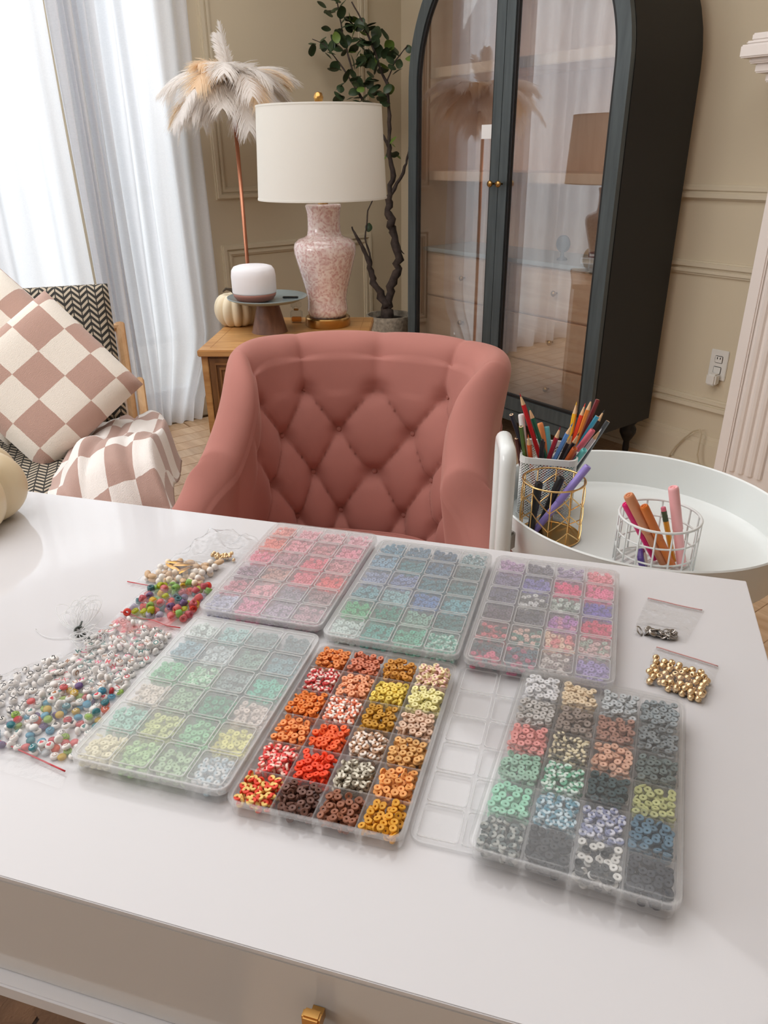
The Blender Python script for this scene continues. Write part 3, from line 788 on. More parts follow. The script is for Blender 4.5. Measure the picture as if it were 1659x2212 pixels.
# ================================================================== patterned armchair, cushions, throw
def herring():
    m, n, l, b = new_mat('herringbone_weave')
    tc = n.new('ShaderNodeTexCoord'); sp = n.new('ShaderNodeSeparateXYZ'); l.new(tc.outputs['UV'], sp.inputs[0])
    def math_(op, a, b_=None):
        x = n.new('ShaderNodeMath'); x.operation = op
        for i, v in enumerate((a, b_)):
            if v is None: continue
            if hasattr(v, 'links'): l.new(v, x.inputs[i])
            else: x.inputs[i].default_value = v
        return x.outputs[0]
    u = math_('DIVIDE', sp.outputs[0], .048)
    pp = math_('PINGPONG', u, .5)
    v = math_('DIVIDE', sp.outputs[1], .021)
    s = math_('FRACT', math_('ADD', v, math_('MULTIPLY', pp, 2.3)))
    band = math_('GREATER_THAN', s, .52)
    fr = math_('FRACT', math_('MULTIPLY', u, 2.0))
    gap = math_('GREATER_THAN', math_('ABSOLUTE', math_('SUBTRACT', fr, .5)), .43)
    f = math_('MULTIPLY', band, math_('SUBTRACT', 1.0, gap))
    no = n.new('ShaderNodeTexNoise'); no.inputs['Scale'].default_value = 260; l.new(tc.outputs['UV'], no.inputs['Vector'])
    mx = n.new('ShaderNodeMixRGB'); mx.inputs[1].default_value = lin((52, 50, 46)); mx.inputs[2].default_value = lin((206, 192, 170))
    l.new(f, mx.inputs[0])
    m3 = n.new('ShaderNodeMixRGB'); m3.blend_type = 'MULTIPLY'; m3.inputs[0].default_value = .35; l.new(mx.outputs[0], m3.inputs[1]); l.new(no.outputs['Fac'], m3.inputs[2])
    l.new(m3.outputs[0], b.inputs['Base Color']); setin(b, roughness=.85)
    bu = n.new('ShaderNodeBump'); bu.inputs['Strength'].default_value = .4; bu.inputs['Distance'].default_value = .002; l.new(f, bu.inputs['Height']); l.new(bu.outputs[0], b.inputs['Normal'])
    return m
M_her = herring()
def checks(name, size, c1, c2, blurn=40):
    m, n, l, b = new_mat(name)
    tc = n.new('ShaderNodeTexCoord'); no = n.new('ShaderNodeTexNoise'); no.inputs['Scale'].default_value = blurn; no.inputs['Detail'].default_value = 3
    l.new(tc.outputs['UV'], no.inputs['Vector'])
    sc = n.new('ShaderNodeVectorMath'); sc.operation = 'SCALE'; sc.inputs['Scale'].default_value = .012; l.new(no.outputs['Color'], sc.inputs[0])
    sc.inputs['Scale'].default_value = .004
    ad = n.new('ShaderNodeVectorMath'); ad.operation = 'ADD'; l.new(tc.outputs['UV'], ad.inputs[0]); l.new(sc.outputs[0], ad.inputs[1])
    ch = n.new('ShaderNodeTexChecker'); ch.inputs['Scale'].default_value = 1 / size; ch.inputs['Color1'].default_value = lin(c1); ch.inputs['Color2'].default_value = lin(c2)
    l.new(ad.outputs[0], ch.inputs['Vector']); l.new(ch.outputs[0], b.inputs['Base Color']); setin(b, roughness=.95, sheen_weight=.3)
    n2 = n.new('ShaderNodeTexNoise'); n2.inputs['Scale'].default_value = 420; l.new(tc.outputs['UV'], n2.inputs['Vector'])
    bu = n.new('ShaderNodeBump'); bu.inputs['Strength'].default_value = .6; bu.inputs['Distance'].default_value = .003; l.new(n2.outputs['Fac'], bu.inputs['Height']); l.new(bu.outputs[0], b.inputs['Normal'])
    return m
M_chk = checks('checked_knit', .095, (238, 230, 218), (190, 156, 142))
M_chk2 = checks('checked_fleece', .105, (242, 236, 230), (188, 156, 144))

ACO = Vector((.63, 1.72, 0)); ACR = math.radians(-20)
ac = thing('lounge_armchair', 'armless lounge chair in black and cream herringbone fabric by the curtains', 'armchair', ACO, ACR)
def cushion(name, w_, h_, th, M, mat, parent, uvs=(0, 0), power=.35, nu=40, nv=30):
    """soft slab, local x width, local y height, z thickness"""
    m = MB(); uv = []
    for sgn in (1, -1):
        def fn(a, b):
            x = (a - .5); y = (b - .5)
            e = (1 - (2 * abs(x)) ** 6) * (1 - (2 * abs(y)) ** 6); e = max(0, e) ** power
            return M @ Vector((x * w_, y * h_, sgn * th / 2 * e))
        m.grid(fn, nu, nv)
        for i in range(nu):
            for j in range(nv): uv.append((i / (nu - 1) * w_ + uvs[0], j / (nv - 1) * h_ + uvs[1]))
    n1 = nu * nv
    m.f = [f if f[0] < n1 else f[::-1] for f in m.f]
    return m.build(name, mat, parent, smooth=True, uv=uv)
SWd = .64
cushion('seat_cushion', SWd, .68, .15, Matrix.Translation((-.08 - SWd / 2, .36, .345)), M_her, ac)
Bk = Matrix.Translation((-.10 - SWd / 2, .80, .60)) @ Matrix.Rotation(math.radians(66), 4, 'X')
cushion('back_cushion', SWd, .46, .13, Bk, M_her, ac)
m = MB()
for x in (-.085, -.735):
    m.tube([(x, .05, .25), (x, .66, .235), (x, .98, .66)], .017, 8)
m.tube([(-.085, .06, .25), (-.735, .06, .25)], .014, 8).tube([(-.085, .97, .65), (-.735, .97, .65)], .014, 8)
m.build('frame', M_chairw, ac, auto=True)
for x, y, dx in ((-.05, .04, .02), (-.75, .04, -.02), (-.05, .70, .02), (-.75, .70, -.02)):
    MB().tube([(x, y, .27), (x + dx, y - (.03 if y < .3 else -.06), .0)], [.019, .012], 10).build('leg', M_legw, ac, smooth=True)
for x in (-.045,):
    MB().tube([(x, .10, .36), (x, .55, .385), (x, .80, .50)], .015, 8).build('arm_rail', M_chairw, ac, auto=True)
# cushions (checked)
def pillow(label, c, rx, rz, roll, s, seed, uvo=(0, 0)):
    M = Matrix.Translation(c) @ Matrix.Rotation(rz, 4, 'Z') @ Matrix.Rotation(rx, 4, 'X') @ Matrix.Rotation(roll, 4, 'Z')
    o = cushion('throw_pillow', s, s, .13, M, M_chk, None, uvo, .55, 30, 30)
    return tag(o, label, 'pillow')
pillow('square checked pillow in cream and dusty pink, standing in front on the lounge chair', (.505, 2.235, .615), math.radians(62), ACR, math.radians(38), .375, 1, (.05, .04))
pillow('second checked pillow, mostly hidden behind the front one on the lounge chair', (.445, 2.41, .665), math.radians(62), ACR, math.radians(40), .375, 2, (.1, .0))
# throw blanket over the right side of the chair
Macr = Matrix.Translation(ACO) @ Matrix.Rotation(ACR, 4, 'Z')
def throw_fn(a, b):
    # a across the seat (left to right), b from the back of the seat, over the front edge and down
    s = b * 1.06
    x = -.30 + .33 * a + .02 * math.sin(b * 8 + 1) + (.05 * (1 - b) * (1 - a)) + .012 * noise.noise(Vector((a * 4, b * 5, 1)))
    fold = .014 * math.sin(a * 11 + s * 3) + .030 * noise.noise(Vector((a * 3.2, b * 4, 7))) + .012 * noise.noise(Vector((a * 9, b * 8, 3)))
    hump = (.085 * math.exp(-((s - .44) / .16) ** 2) + .03 * math.exp(-((s - .15) / .1) ** 2)) * smooth01(a / .35)
    side = smooth01((a - .86) / .14) * .16
    if s < .56:
        y = .58 - s; z = .432 + hump + abs(fold) * .9 - side
    elif s < .68:
        k = (s - .56) / .12 * PI / 2
        y = .02 - .065 * math.sin(k); z = .432 - .065 + .065 * math.cos(k) + .085 * math.exp(-((s - .44) / .16) ** 2) * smooth01(a / .35) * (1 - (s - .56) / .12) + abs(fold) * .8 * (1 - (s - .56) / .12) - side * (1 - (s - .56) / .12); y -= abs(fold) * (s - .56) / .12
    else:
        d = s - .68
        y = -.045 - abs(fold) * (1 + 2 * d) - .02 * d; z = .367 - d * .95 + .02 * a
    return Macr @ Vector((x, y, max(z, .02)))
nu, nv = 60, 60
uv = [((i / (nu - 1)) * .50 + .12 * (j / nv), (j / (nv - 1)) * 1.02 + .1 * (i / nu)) for i in range(nu) for j in range(nv)]
mb = MB().grid(throw_fn, nu, nv)
o = mb.build('throw_blanket', M_chk2, smooth=True, uv=uv); tag(o, 'fluffy checked throw in cream and dusty pink draped over the chair side', 'blanket')
sm = o.modifiers.new('thick', 'SOLIDIFY'); sm.thickness = .012; sm.offset = 1

# ================================================================== pink tufted chair
M_velvet = pmat('dusty_pink_velvet', (172, 114, 104), .75, spec=.2, sheen=.35, var=(7, .05, 3), bump=(500, .12, .001))
for nn_ in M_velvet.node_tree.nodes:
    if nn_.type == 'BSDF_PRINCIPLED':
        setin(nn_, sheen_roughness=.4); nn_.inputs['Sheen Tint'].default_value = lin((255, 214, 200))
M_seam = pmat('velvet_seam', (140, 78, 68), .9)
CHO = Vector((.680, 1.023, 0)); CHR = math.radians(-50)
ch = thing('tufted_chair', 'dusty pink velvet barrel chair with a button-tufted back behind the desk', 'chair', CHO, CHR)
A_, B_ = .208, .262; STR = .10
ARC = PI
def path(s):
    """s in [-1,1] -> plan point, outward normal, arc position (m)"""
    Larc = 0.80; half = Larc / 2
    d = s * (half + STR)
    if abs(d) <= half:
        ang = d / half * PI / 2
        e = 2 / 2.6
        cx_ = math.copysign(abs(math.sin(ang)) ** e, ang); cy_ = abs(math.cos(ang)) ** e
        p = Vector((A_ * cx_, B_ * cy_, 0))
        nx = math.copysign(abs(math.sin(ang)) ** (2 - e), ang) / A_; ny = abs(math.cos(ang)) ** (2 - e) / B_
        nrm = Vector((nx, ny, 0)).normalized()
    else:
        sg = math.copysign(1, d); q = abs(d) - half
        p = Vector((sg * (A_ + .055 * (1 - math.cos(q / STR * PI / 2))), -q, 0)); nrm = Vector((sg, .055 * PI / 2 / STR * math.sin(q / STR * PI / 2), 0)).normalized()
    return p, nrm, d
def topz(d):
    a = abs(d)
    q_ = min(1, max(0, (a - .25) / .33)); return .850 - .005 * (a / .3) ** 2 - .30 * (.5 * q_ + .5 * smooth01(q_))
ZSEAT = .43
BSX, BSZ, BZ0 = .062, .086, .738      # button lattice
def RECN(nrm): return smooth01(max(0, nrm.y) / .75)
def flare(nrm, z): return .035 * (1 - smooth01(max(0, nrm.y) / .75)) * max(0, .85 - z) / .3
def tuft(d, z):
    a = (d / BSX + (z - BZ0) / (BSZ)) / 2 ; b = (d / BSX - (z - BZ0) / (BSZ)) / 2
    # lattice of buttons where a and b are both integers or both half integers
    fade = smooth01((.37 - abs(d)) / .12)
    if z > BZ0:
        g = abs(math.sin(PI * d / BSX)) if False else abs(math.sin(PI * (d / BSX) ))
        # above the top button row: vertical channels from each top button
        g = abs(math.sin(PI * d / (2 * BSX)))
        k = .016 * (g ** .45 - 1) * smooth01((.865 - z) / .05)
        dq = min(abs(((d / (2 * BSX)) + .5) % 1 - .5), 1) * 2 * BSX
        k -= .012 * math.exp(-(dq ** 2 + (z - BZ0) ** 2) / .018 ** 2)
        return k * fade
    ga = abs(math.sin(PI * a)); gb = abs(math.sin(PI * b))
    k = .020 * ((ga * gb) ** .38 - .9)
    da = (a + .5) % 1 - .5; db = (b + .5) % 1 - .5
    # distance to nearest lattice node (a, b integer)
    dx = (da + db) * BSX; dz = (da - db) * BSZ
    k -= .014 * math.exp(-(dx * dx + dz * dz) / .017 ** 2)
    lowfade = smooth01((z - ZSEAT + .02) / .03)
    return k * fade * lowfade
TH = .082
def chair_pt(s, v):
    p, nrm, d = path(s)
    zt = topz(d); th = TH * (1 - .0 * abs(s))
    endf = 1.0
    r = th / 2; zc = zt - r
    rec = lambda z: .125 * max(0, (z - .40)) / .45 * RECN(nrm) + flare(nrm, z)
    v1, v2 = .62, .80
    if v < v1:
        z = .36 + (zc - .36) * (v / v1); off = -r
        off -= tuft(d, z) * 1.0 - 0.0
        off += -.004
        z_ = z
        P = p + nrm * (off + rec(z)); P = P  # inner surface
        return Vector((P.x, P.y, z_))
    if v < v2:
        a = (v - v1) / (v2 - v1) * PI
        off = -r * math.cos(a); z = zc + r * math.sin(a)
        k = tuft(d, z) * max(0, math.cos(a)) if z > BZ0 else 0
        g = abs(math.sin(PI * d / (2 * BSX))); fade = smooth01((.37 - abs(d)) / .12)
        k += -.006 * (1 - g ** .3) * math.sin(a) * fade
        P = p + nrm * (off + rec(z) - (tuft(d, z) * max(0, math.cos(a))))
        return Vector((P.x, P.y, z + min(0, k)))
    z = zc + (.27 - zc) * (v - v2) / (1 - v2)
    P = p + nrm * (r + rec(z))
    return Vector((P.x, P.y, z))
m = MB(); NU, NV = 300, 110
def cfn(a, b):
    s = -1 + 2 * a; P = chair_pt(s, b)
    return P
m.grid(cfn, NU, NV)
for sg, i0 in ((1, 0), (-1, NU - 1)):      # rounded front ends of the arms
    ring = [Vector(m.v[i0 * NV + j]) for j in range(NV)]
    c = Vector((sum(p.x for p in ring) / NV, sum(p.y for p in ring) / NV, 0))
    o = len(m.v); steps = 5
    for k in range(1, steps + 1):
        a = k / steps * PI / 2
        for j, p in enumerate(ring):
            mid = Vector((c.x, p.y, p.z)); q = mid.lerp(p, math.cos(a)); q.y -= .026 * math.sin(a); q.z = p.z - (.03 * (1 - math.cos(a)) if p.z > .55 else 0)
            m.v.append(tuple(q))
    for k in range(steps):
        base0 = i0 * NV if k == 0 else o + (k - 1) * NV; base1 = o + k * NV
        for j in range(NV - 1):
            f = (base0 + j, base0 + j + 1, base1 + j + 1, base1 + j)
            m.f.append(f if sg > 0 else f[::-1])
m.f = [f[::-1] for f in m.f]
shell = m.build('backrest', M_velvet, ch, smooth=True)
# buttons
for row in range(4):
    z = BZ0 - row * BSZ
    for k in range(-4, 5):
        d = (2 * k + (row % 2)) * BSX
        if abs(d) > .27: continue
        s = d / (.40 + STR); p, nrm, _ = path(s)
        rec = .125 * max(0, (z - .40)) / .45 * RECN(nrm) + flare(nrm, z)
        P = p + nrm * (-TH / 2 + .025 + rec); P.z = z
        MB().lathe([(0, 0), (.005, .0), (.006, .002), (.004, .0035), (0, .004)], 12, M=align(P, -nrm + Vector((0, 0, .25)))).build('button', M_velvet, ch, smooth=True)
# outer piping
pts = []
for k in range(120):
    s = -1 + 2 * k / 119; P = chair_pt(s, .835); p, nrm, d = path(s); pts.append(P + nrm * .001)
MB().tube(pts, .0028, 6).build('piping', M_velvet, ch, smooth=True)
# seat
def seatloop(k): return k
m = MB(); NS = 64; prof = [(.0, .300), (.90, .300), (.97, .315), (1.0, .345), (1.0, .415), (.975, .445), (.92, .462), (.80, .474), (.55, .482), (.28, .485), (0, .486)]
def seatfn(a, b):
    an = 2 * PI * a; i = min(int(b * (len(prof) - 1)), len(prof) - 2); f = b * (len(prof) - 1) - i
    rr = prof[i][0] * (1 - f) + prof[i + 1][0] * f; z = prof[i][1] * (1 - f) + prof[i + 1][1] * f
    e = 2 / 3.2
    x = .212 * math.copysign(abs(math.cos(an)) ** e, math.cos(an)); y = math.copysign(abs(math.sin(an)) ** e, math.sin(an)) * (.245 if math.sin(an) > 0 else .24)
    return (x * rr, y * rr - .02, z)
m.grid(seatfn, NS, 41, closed_u=True); m.build('seat', M_velvet, ch, smooth=True)
pts = [seatfn(k / 80, .62) for k in range(80)]
MB().tube(pts, .003, 6, closed=True).build('seat_piping', M_velvet, ch, smooth=True)
MB().bbox(-.20, -.22, .27, .20, .20, .302, .01).build('seat_frame', M_legw, ch)
for x, y in ((-.17, -.19), (.17, -.19), (-.16, .17), (.16, .17)):
    MB().tube([(x, y, .29), (x * 1.15, y * 1.15, 0)], [.020, .012], 10).build('leg', M_legw, ch, smooth=True)

# ================================================================== desk
dk = thing('white_desk', 'glossy white desk with a drawer front and gold handle, holding the bead boxes', 'desk', DO, DROT)
# local: x = right (-u), y = away (-v)
LW = 1.25
MB().bbox(-LW, -.531, DZ - .0045, 0, 0, DZ, .0007).build('desktop', M_white, dk, auto=False)
MB().box(-LW + .003, -.518, DZ - .1085, -.003, -.003, DZ - .005).build('apron', M_white, dk)
for k, (x0, x1) in enumerate(((-LW + .004, -.004),)):
    d = MB().bbox(x0, -.5308, DZ - .1085, x1, -.5185, DZ - .0052, .0006).build('drawer', M_front, dk)
    MB().bbox(-.3055, -.5455, DZ - .104, -.294, -.539, DZ - .027, .0012).box(-.3035, -.540, DZ - .046, -.296, -.531, DZ - .038).box(-.3035, -.540, DZ - .100, -.296, -.531, DZ - .092).build('handle', M_gold, d)
MB().bbox(-LW, -.541, DZ - .124, 0, -.003, DZ - .109, .0015).build('lower_rail', M_white, dk)
for x in (-LW + .03, -.03):
    for y in (-.50, -.03):
        MB().bbox(x - .022, y - .022, 0, x + .022, y + .022, DZ - .124, .003).build('leg', M_white, dk)

# rug under the desk: overlapping leaf-shaped pieces
rg = thing('leaf_rug', 'brown rug of overlapping leaf-shaped pieces under the desk', 'rug', (-.12, .92, 0), .3)
MB().bbox(-.75, -.55, .0005, .75, .55, .006, .001).build('rug_base', M_rugb, rg)
lf = MB(); n = 12
loop = [(math.sin(PI * k / n) ** .8 * .052, -.075 + .15 * k / n) for k in range(n + 1)] + [(-math.sin(PI * k / n) ** .8 * .052, -.075 + .15 * k / n) for k in range(n - 1, 0, -1)]
lf.prism(loop[::-1], 0, .003); lfm = None
for i in range(13):
    for j in range(18):
        if lfm is None: o = lf.build('rug_leaf', M_rug, rg); lfm = o.data
        else: o = link('rug_leaf', lfm, rg)
        o.location = (-.70 + i * .113 + (j % 2) * .056, -.47 + j * .056, .0065 + .0008 * ((i + j) % 3))
        o.rotation_euler = (.10, .02 * ((i % 3) - 1), rnd.uniform(-.25, .25)); o.scale = (.95, .72, 1.6)

# ================================================================== bead boxes
BW, BL, BH = .132, .1994, .0131
NCX, NCY = 4, 6
CW = (BW - .006) / NCX; CL = (BL - .006) / NCY
def tray_parts(parent, h=BH):
    o = rrect(BW - .004, BL - .004, .008); i = rrect(BW - .007, BL - .007, .0068)
    MB().prism(o, 0, .0013).ring(o, i, .0013, h - .0008).ring(rrect(BW, BL, .0095), i, h - .0022, h).build('tray', M_tray, parent)
    for k in range(1, NCX):
        x = -BW / 2 + .003 + k * CW
        MB().box(x - .0006, -BL / 2 + .0037, .0014, x + .0006, BL / 2 - .0037, h - .0012).build('divider', M_div, parent)
    for k in range(1, NCY):
        y = -BL / 2 + .003 + k * CL
        MB().box(-BW / 2 + .0037, y - .0006, .0014, BW / 2 - .0037, y + .0006, h - .0016).build('divider', M_div, parent)
def lid_parts(parent, z, mat, ribmat, name='lid', drop=.0045):
    o = rrect(BW, BL, .0095)
    l_ = MB().prism(o, z, z + .0012).build(name, mat, parent) if False else None
    m = MB().prism(o, z, z + .0012)
    m.ring(rrect(BW + .0012, BL + .0012, .010), rrect(BW - .0012, BL - .0012, .009), z - drop, z + .0016)
    l_ = m.build(name, mat, parent)
    m = MB()
    for i in range(NCX):
        for j in range(NCY):
            cx = -BW / 2 + .003 + (i + .5) * CW; cy_ = -BL / 2 + .003 + (j + .5) * CL
            m.ring(rrect(CW - .0022, CL - .0022, .003, 4, cx, cy_), rrect(CW - .0036, CL - .0036, .0024, 4, cx, cy_), z + .0012, z + .0022)
    m.build('lid_rib', ribmat, l_)
    return l_

def bead_template(ns, prof):
    """disc bead with a hole: prof = list of (r, z) closed loop"""
    V = []; F = []; npf = len(prof)
    for i in range(ns):
        a = 2 * PI * i / ns
        for (r, z) in prof: V.append((r * math.cos(a), r * math.sin(a), z))
    for i in range(ns):
        i2 = (i + 1) % ns
        for j in range(npf):
            j2 = (j + 1) % npf; F.append((i * npf + j, i2 * npf + j, i2 * npf + j2, i * npf + j2))
    return np.array(V), np.array(F)
T_HI = bead_template(14, [(.00085, -.00075), (.00085, .00075), (.0011, .0009), (.0027, .0009), (.0030, .00065), (.0030, -.00065), (.0027, -.0009), (.0011, -.0009)])
T_LO = bead_template(9, [(.0009, -.0007), (.0009, .0007), (.0027, .0008), (.0030, .0), (.0027, -.0008)])
T_HI = (T_HI[0] * .93, T_HI[1]); T_LO = (T_LO[0] * .95, T_LO[1])
nr = np.random.RandomState(5)
def rotm(tilt, az, spin):
    ca, sa = math.cos(az), math.sin(az); ct, st = math.cos(tilt), math.sin(tilt); cs, ss = math.cos(spin), math.sin(spin)
    Rz = np.array([[ca, -sa, 0], [sa, ca, 0], [0, 0, 1]]); Rx = np.array([[1, 0, 0], [0, ct, -st], [0, st, ct]]); Rs = np.array([[cs, -ss, 0], [ss, cs, 0], [0, 0, 1]])
    return Rz @ Rx @ Rs
def pile(cx, cy_, n, heap, bias=(0, 0), zfloor=.0014, zmax=.0145):
    """drop n beads in a compartment; returns list of (rotation, position)"""
    G = 30; H = np.zeros((G, G)); hw, hl = CW / 2 - .0008, CL / 2 - .0008
    gx = (np.arange(G) + .5) / G * 2 * hw - hw; gy = (np.arange(G) + .5) / G * 2 * hl - hl
    GX, GY = np.meshgrid(gx, gy, indexing='ij')
    out = []
    for k in range(n):
        u = nr.rand()
        tilt = abs(nr.normal(0, .22)) if u < .52 else (nr.uniform(.5, 1.05) if u < .74 else nr.uniform(1.25, 1.57))
        az = nr.uniform(0, 2 * PI)
        if u > .74 and out and nr.rand() < .6: tilt, az = last
        last = (tilt, az)
        best = None
        for t_ in range(4):
            lim = .0026
            x = nr.uniform(-hw + lim, hw - lim); y = nr.uniform(-hl + lim, hl - lim)
            if heap:
                d = math.hypot((x - bias[0]) / hw, (y - bias[1]) / hl); pen = heap * d
            else: pen = 0
            dx = GX - x; dy = GY - y
            ex = abs(math.sin(tilt)) 
            nx_, ny_ = math.sin(az), -math.cos(az)
            along = dx * nx_ + dy * ny_; across = -dx * ny_ + dy * nx_
            ra = .0026 * max(math.cos(tilt), .30); M_ = (along / ra) ** 2 + (across / .0026) ** 2 < 1
            h = H[M_].max() if M_.any() else 0
            if best is None or h + pen < best[0]: best = (h + pen, h, x, y, M_)
        _, h, x, y, M_ = best
        th = .0018 * math.cos(tilt) + .006 * math.sin(tilt)
        if h + th > zmax - zfloor: continue
        H[M_] = h + th * (.72 if tilt > .4 else .9)
        out.append((rotm(tilt, az, nr.uniform(0, 6.28)), np.array([cx + x, cy_ + y, zfloor + h + th / 2])))
    return out
def bead_colors(T, c1, c2, mixm):
    V = T[0]; n = len(V)
    a = np.array(lin(c1)[:3]); b = np.array(lin(c2)[:3]) if c2 else a
    if not c2: col = np.tile(a, (n, 1))
    elif mixm == 'solid': col = np.tile(a if nr.rand() < .5 else b, (n, 1))
    else:
        th = np.arctan2(V[:, 1], V[:, 0]); ph = nr.uniform(0, 6.28); k = 1 if nr.rand() < .5 else 2
        col = np.where((np.sin(k * th + ph) > nr.uniform(-.3, .3))[:, None], a, b)
    col = col * nr.uniform(.90, 1.08)
    return np.clip(col, 0, 1)
def beads_mesh(name, T, places, cols):
    V0, F0 = T; nb = len(places)
    V = np.concatenate([V0 @ R_.T + P_ for R_, P_ in places]); F = np.concatenate([F0 + i * len(V0) for i in range(nb)])
    me = bpy.data.meshes.new(name)
    me.vertices.add(len(V)); me.vertices.foreach_set('co', V.astype(np.float32).ravel())
    me.loops.add(F.size); me.loops.foreach_set('vertex_index', F.astype(np.int32).ravel())
    me.polygons.add(len(F)); me.polygons.foreach_set('loop_start', np.arange(0, F.size, 4, dtype=np.int32)); me.polygons.foreach_set('loop_total', np.full(len(F), 4, dtype=np.int32))
    me.update(calc_edges=True); me.polygons.foreach_set('use_smooth', [True] * len(F))
    at = me.color_attributes.new('bead_color', 'FLOAT_COLOR', 'POINT')
    C = np.concatenate(cols); C = np.c_[C, np.ones(len(C))]; at.data.foreach_set('color', C.astype(np.float32).ravel())
    me.materials.append(M_clay)
    me.set_sharp_from_angle(angle=math.radians(35)); return me
ROWN = ['back', 'second', 'third', 'fourth', 'fifth', 'front']
COLN = ['far left', 'inner left', 'inner right', 'far right']

def bead_box(key, boxdesc, u, v, rot, z0, colors, closed, individuals=(), heap=.004, count=80, lid=None, biasv=(.003, -.004)):
    loc = Vector((0.7544, 0.3217, 0)) + DU * u + DV * v + Vector((0, 0, DZ + z0)); rz = DROT + math.radians(rot)
    t = thing('bead_organizer_box', boxdesc[0], 'box', loc, rz, 'bead organizer boxes on the desk')
    tray_parts(t)
    if lid: lid_parts(t, BH + .0012, lid[0], lid[1])
    Mw = Matrix.Translation(loc) @ Matrix.Rotation(rz, 4, 'Z')
    for j in range(6):          # j = 0 is the row farthest from the camera
        for i in range(4):
            spec = colors[j][i]; cname, c1 = spec[0], spec[1]; c2 = spec[2] if len(spec) > 2 else None; mm = spec[3] if len(spec) > 3 else 'swirl'
            cx = -BW / 2 + .003 + (i + .5) * CW; cy_ = BL / 2 - .003 - (j + .5) * CL
            T = T_LO if closed else T_HI
            n = int(count * nr.uniform(.88, 1.12))
            pl_ = pile(cx, cy_, n, heap, biasv)
            cols = [bead_colors(T, c1, c2, mm) for _ in pl_]
            where = '%s row %s, %s' % (ROWN[j], COLN[i], boxdesc[1])
            if (j, i) in individuals:
                k = individuals[(j, i)]
                order = sorted(range(len(pl_)), key=lambda q: -pl_[q][1][2]); top = set(order[:k])
                vari = []
                for q in range(4):
                    vari.append(beads_mesh('clay_bead', T, [(np.eye(3), np.zeros(3))], [bead_colors(T, c1, c2, mm)]))
                for q in top:
                    R_, P_ = pl_[q]
                    o = bpy.data.objects.new('clay_bead', vari[q % 4]); COL.objects.link(o)
                    M4 = Matrix([[*R_[0], P_[0]], [*R_[1], P_[1]], [*R_[2], P_[2]], [0, 0, 0, 1]])
                    o.matrix_world = Mw @ M4
                    tag(o, 'top %s disc bead, %s' % (cname, where), 'bead', 'top %s beads, %s' % (cname, where))
                rest = [q for q in range(len(pl_)) if q not in top]
                pl_ = [pl_[q] for q in rest]; cols = [cols[q] for q in rest]
            me = beads_mesh('clay_beads', T, pl_, cols)
            o = bpy.data.objects.new('clay_beads', me); COL.objects.link(o); o.matrix_world = Mw
            tag(o, '%s disc beads, %s' % (cname, where), 'beads', None, 'stuff')
    return t

C_O = [
 [('tangerine', (230, 138, 72)), ('terracotta pink', (212, 128, 98)), ('ochre', (206, 142, 56)), ('cream and pink marbled', (244, 226, 176), (240, 196, 186))],
 [('red and white marbled', (206, 66, 66), (246, 214, 204)), ('peach', (242, 168, 126)), ('lemon', (238, 210, 98)), ('pale yellow', (242, 234, 168))],
 [('orange', (238, 134, 56)), ('coral and white marbled', (244, 142, 108), (252, 238, 228)), ('mustard', (196, 142, 42)), ('beige pink', (226, 192, 166))],
 [('light orange', (246, 154, 88)), ('bright orange', (250, 106, 52)), ('tan and white marbled', (186, 144, 112), (242, 230, 218)), ('sandy orange', (228, 174, 106))],
 [('coral and blush marbled', (246, 88, 84), (255, 212, 198)), ('neon red orange', (252, 78, 40)), ('grey and ivory marbled', (140, 130, 112), (230, 224, 206)), ('apricot', (242, 168, 96))],
 [('red and yellow marbled', (232, 72, 46), (242, 206, 120)), ('dark brown', (112, 76, 64)), ('cocoa brown', (150, 94, 68)), ('golden yellow', (226, 162, 46))]]
C_C = [
 [('white', (232, 232, 234)), ('cream', (240, 218, 184)), ('light grey', (194, 200, 203)), ('blue grey', (150, 161, 166))],
 [('pale warm grey', (196, 192, 188)), ('taupe', (148, 132, 122)), ('rose brown', (168, 124, 108)), ('medium grey', (130, 138, 141))],
 [('salmon pink', (232, 152, 146)), ('cream and black marbled', (232, 220, 186), (110, 104, 94)), ('peach beige', (222, 174, 148)), ('grey green', (100, 114, 112))],
 [('sage', (148, 192, 168)), ('mint and white marbled', (104, 178, 144), (222, 240, 230)), ('dark teal', (44, 72, 76)), ('olive yellow', (188, 192, 132))],
 [('mint', (148, 216, 184)), ('blue and white marbled', (84, 142, 162), (196, 218, 226)), ('lavender and grey marbled', (132, 140, 176), (206, 208, 220)), ('steel blue', (88, 124, 146))],
 [('charcoal and grey marbled', (84, 100, 98), (168, 172, 166)), ('glossy black', (36, 40, 44)), ('black and white', (44, 48, 50), (214, 214, 210), 'solid'), ('ink black', (44, 50, 60))]]
C_G = [
 [('pale grey green', (196, 212, 206)), ('sea green', (132, 186, 180)), ('slate green', (84, 122, 118)), ('dark slate green', (60, 100, 102))],
 [('dusty blue', (110, 160, 172)), ('pale blue grey', (188, 204, 204)), ('fern grey', (106, 150, 130)), ('teal grey', (86, 142, 148))],
 [('spring green', (90, 190, 128)), ('light green', (112, 196, 138), (190, 226, 196)), ('grey green', (128, 154, 148)), ('turquoise', (56, 188, 154))],
 [('ivory', (226, 216, 200)), ('soft green', (140, 186, 140)), ('emerald', (28, 152, 102)), ('oatmeal', (214, 200, 188))],
 [('aqua mint', (138, 206, 184)), ('lime', (200, 214, 130)), ('apple green', (122, 200, 140)), ('lemon', (232, 230, 128))],
 [('cream yellow', (240, 234, 192)), ('pistachio', (170, 214, 146)), ('leaf green', (170, 206, 160)), ('white and blue', (226, 230, 228), (176, 204, 216))]]
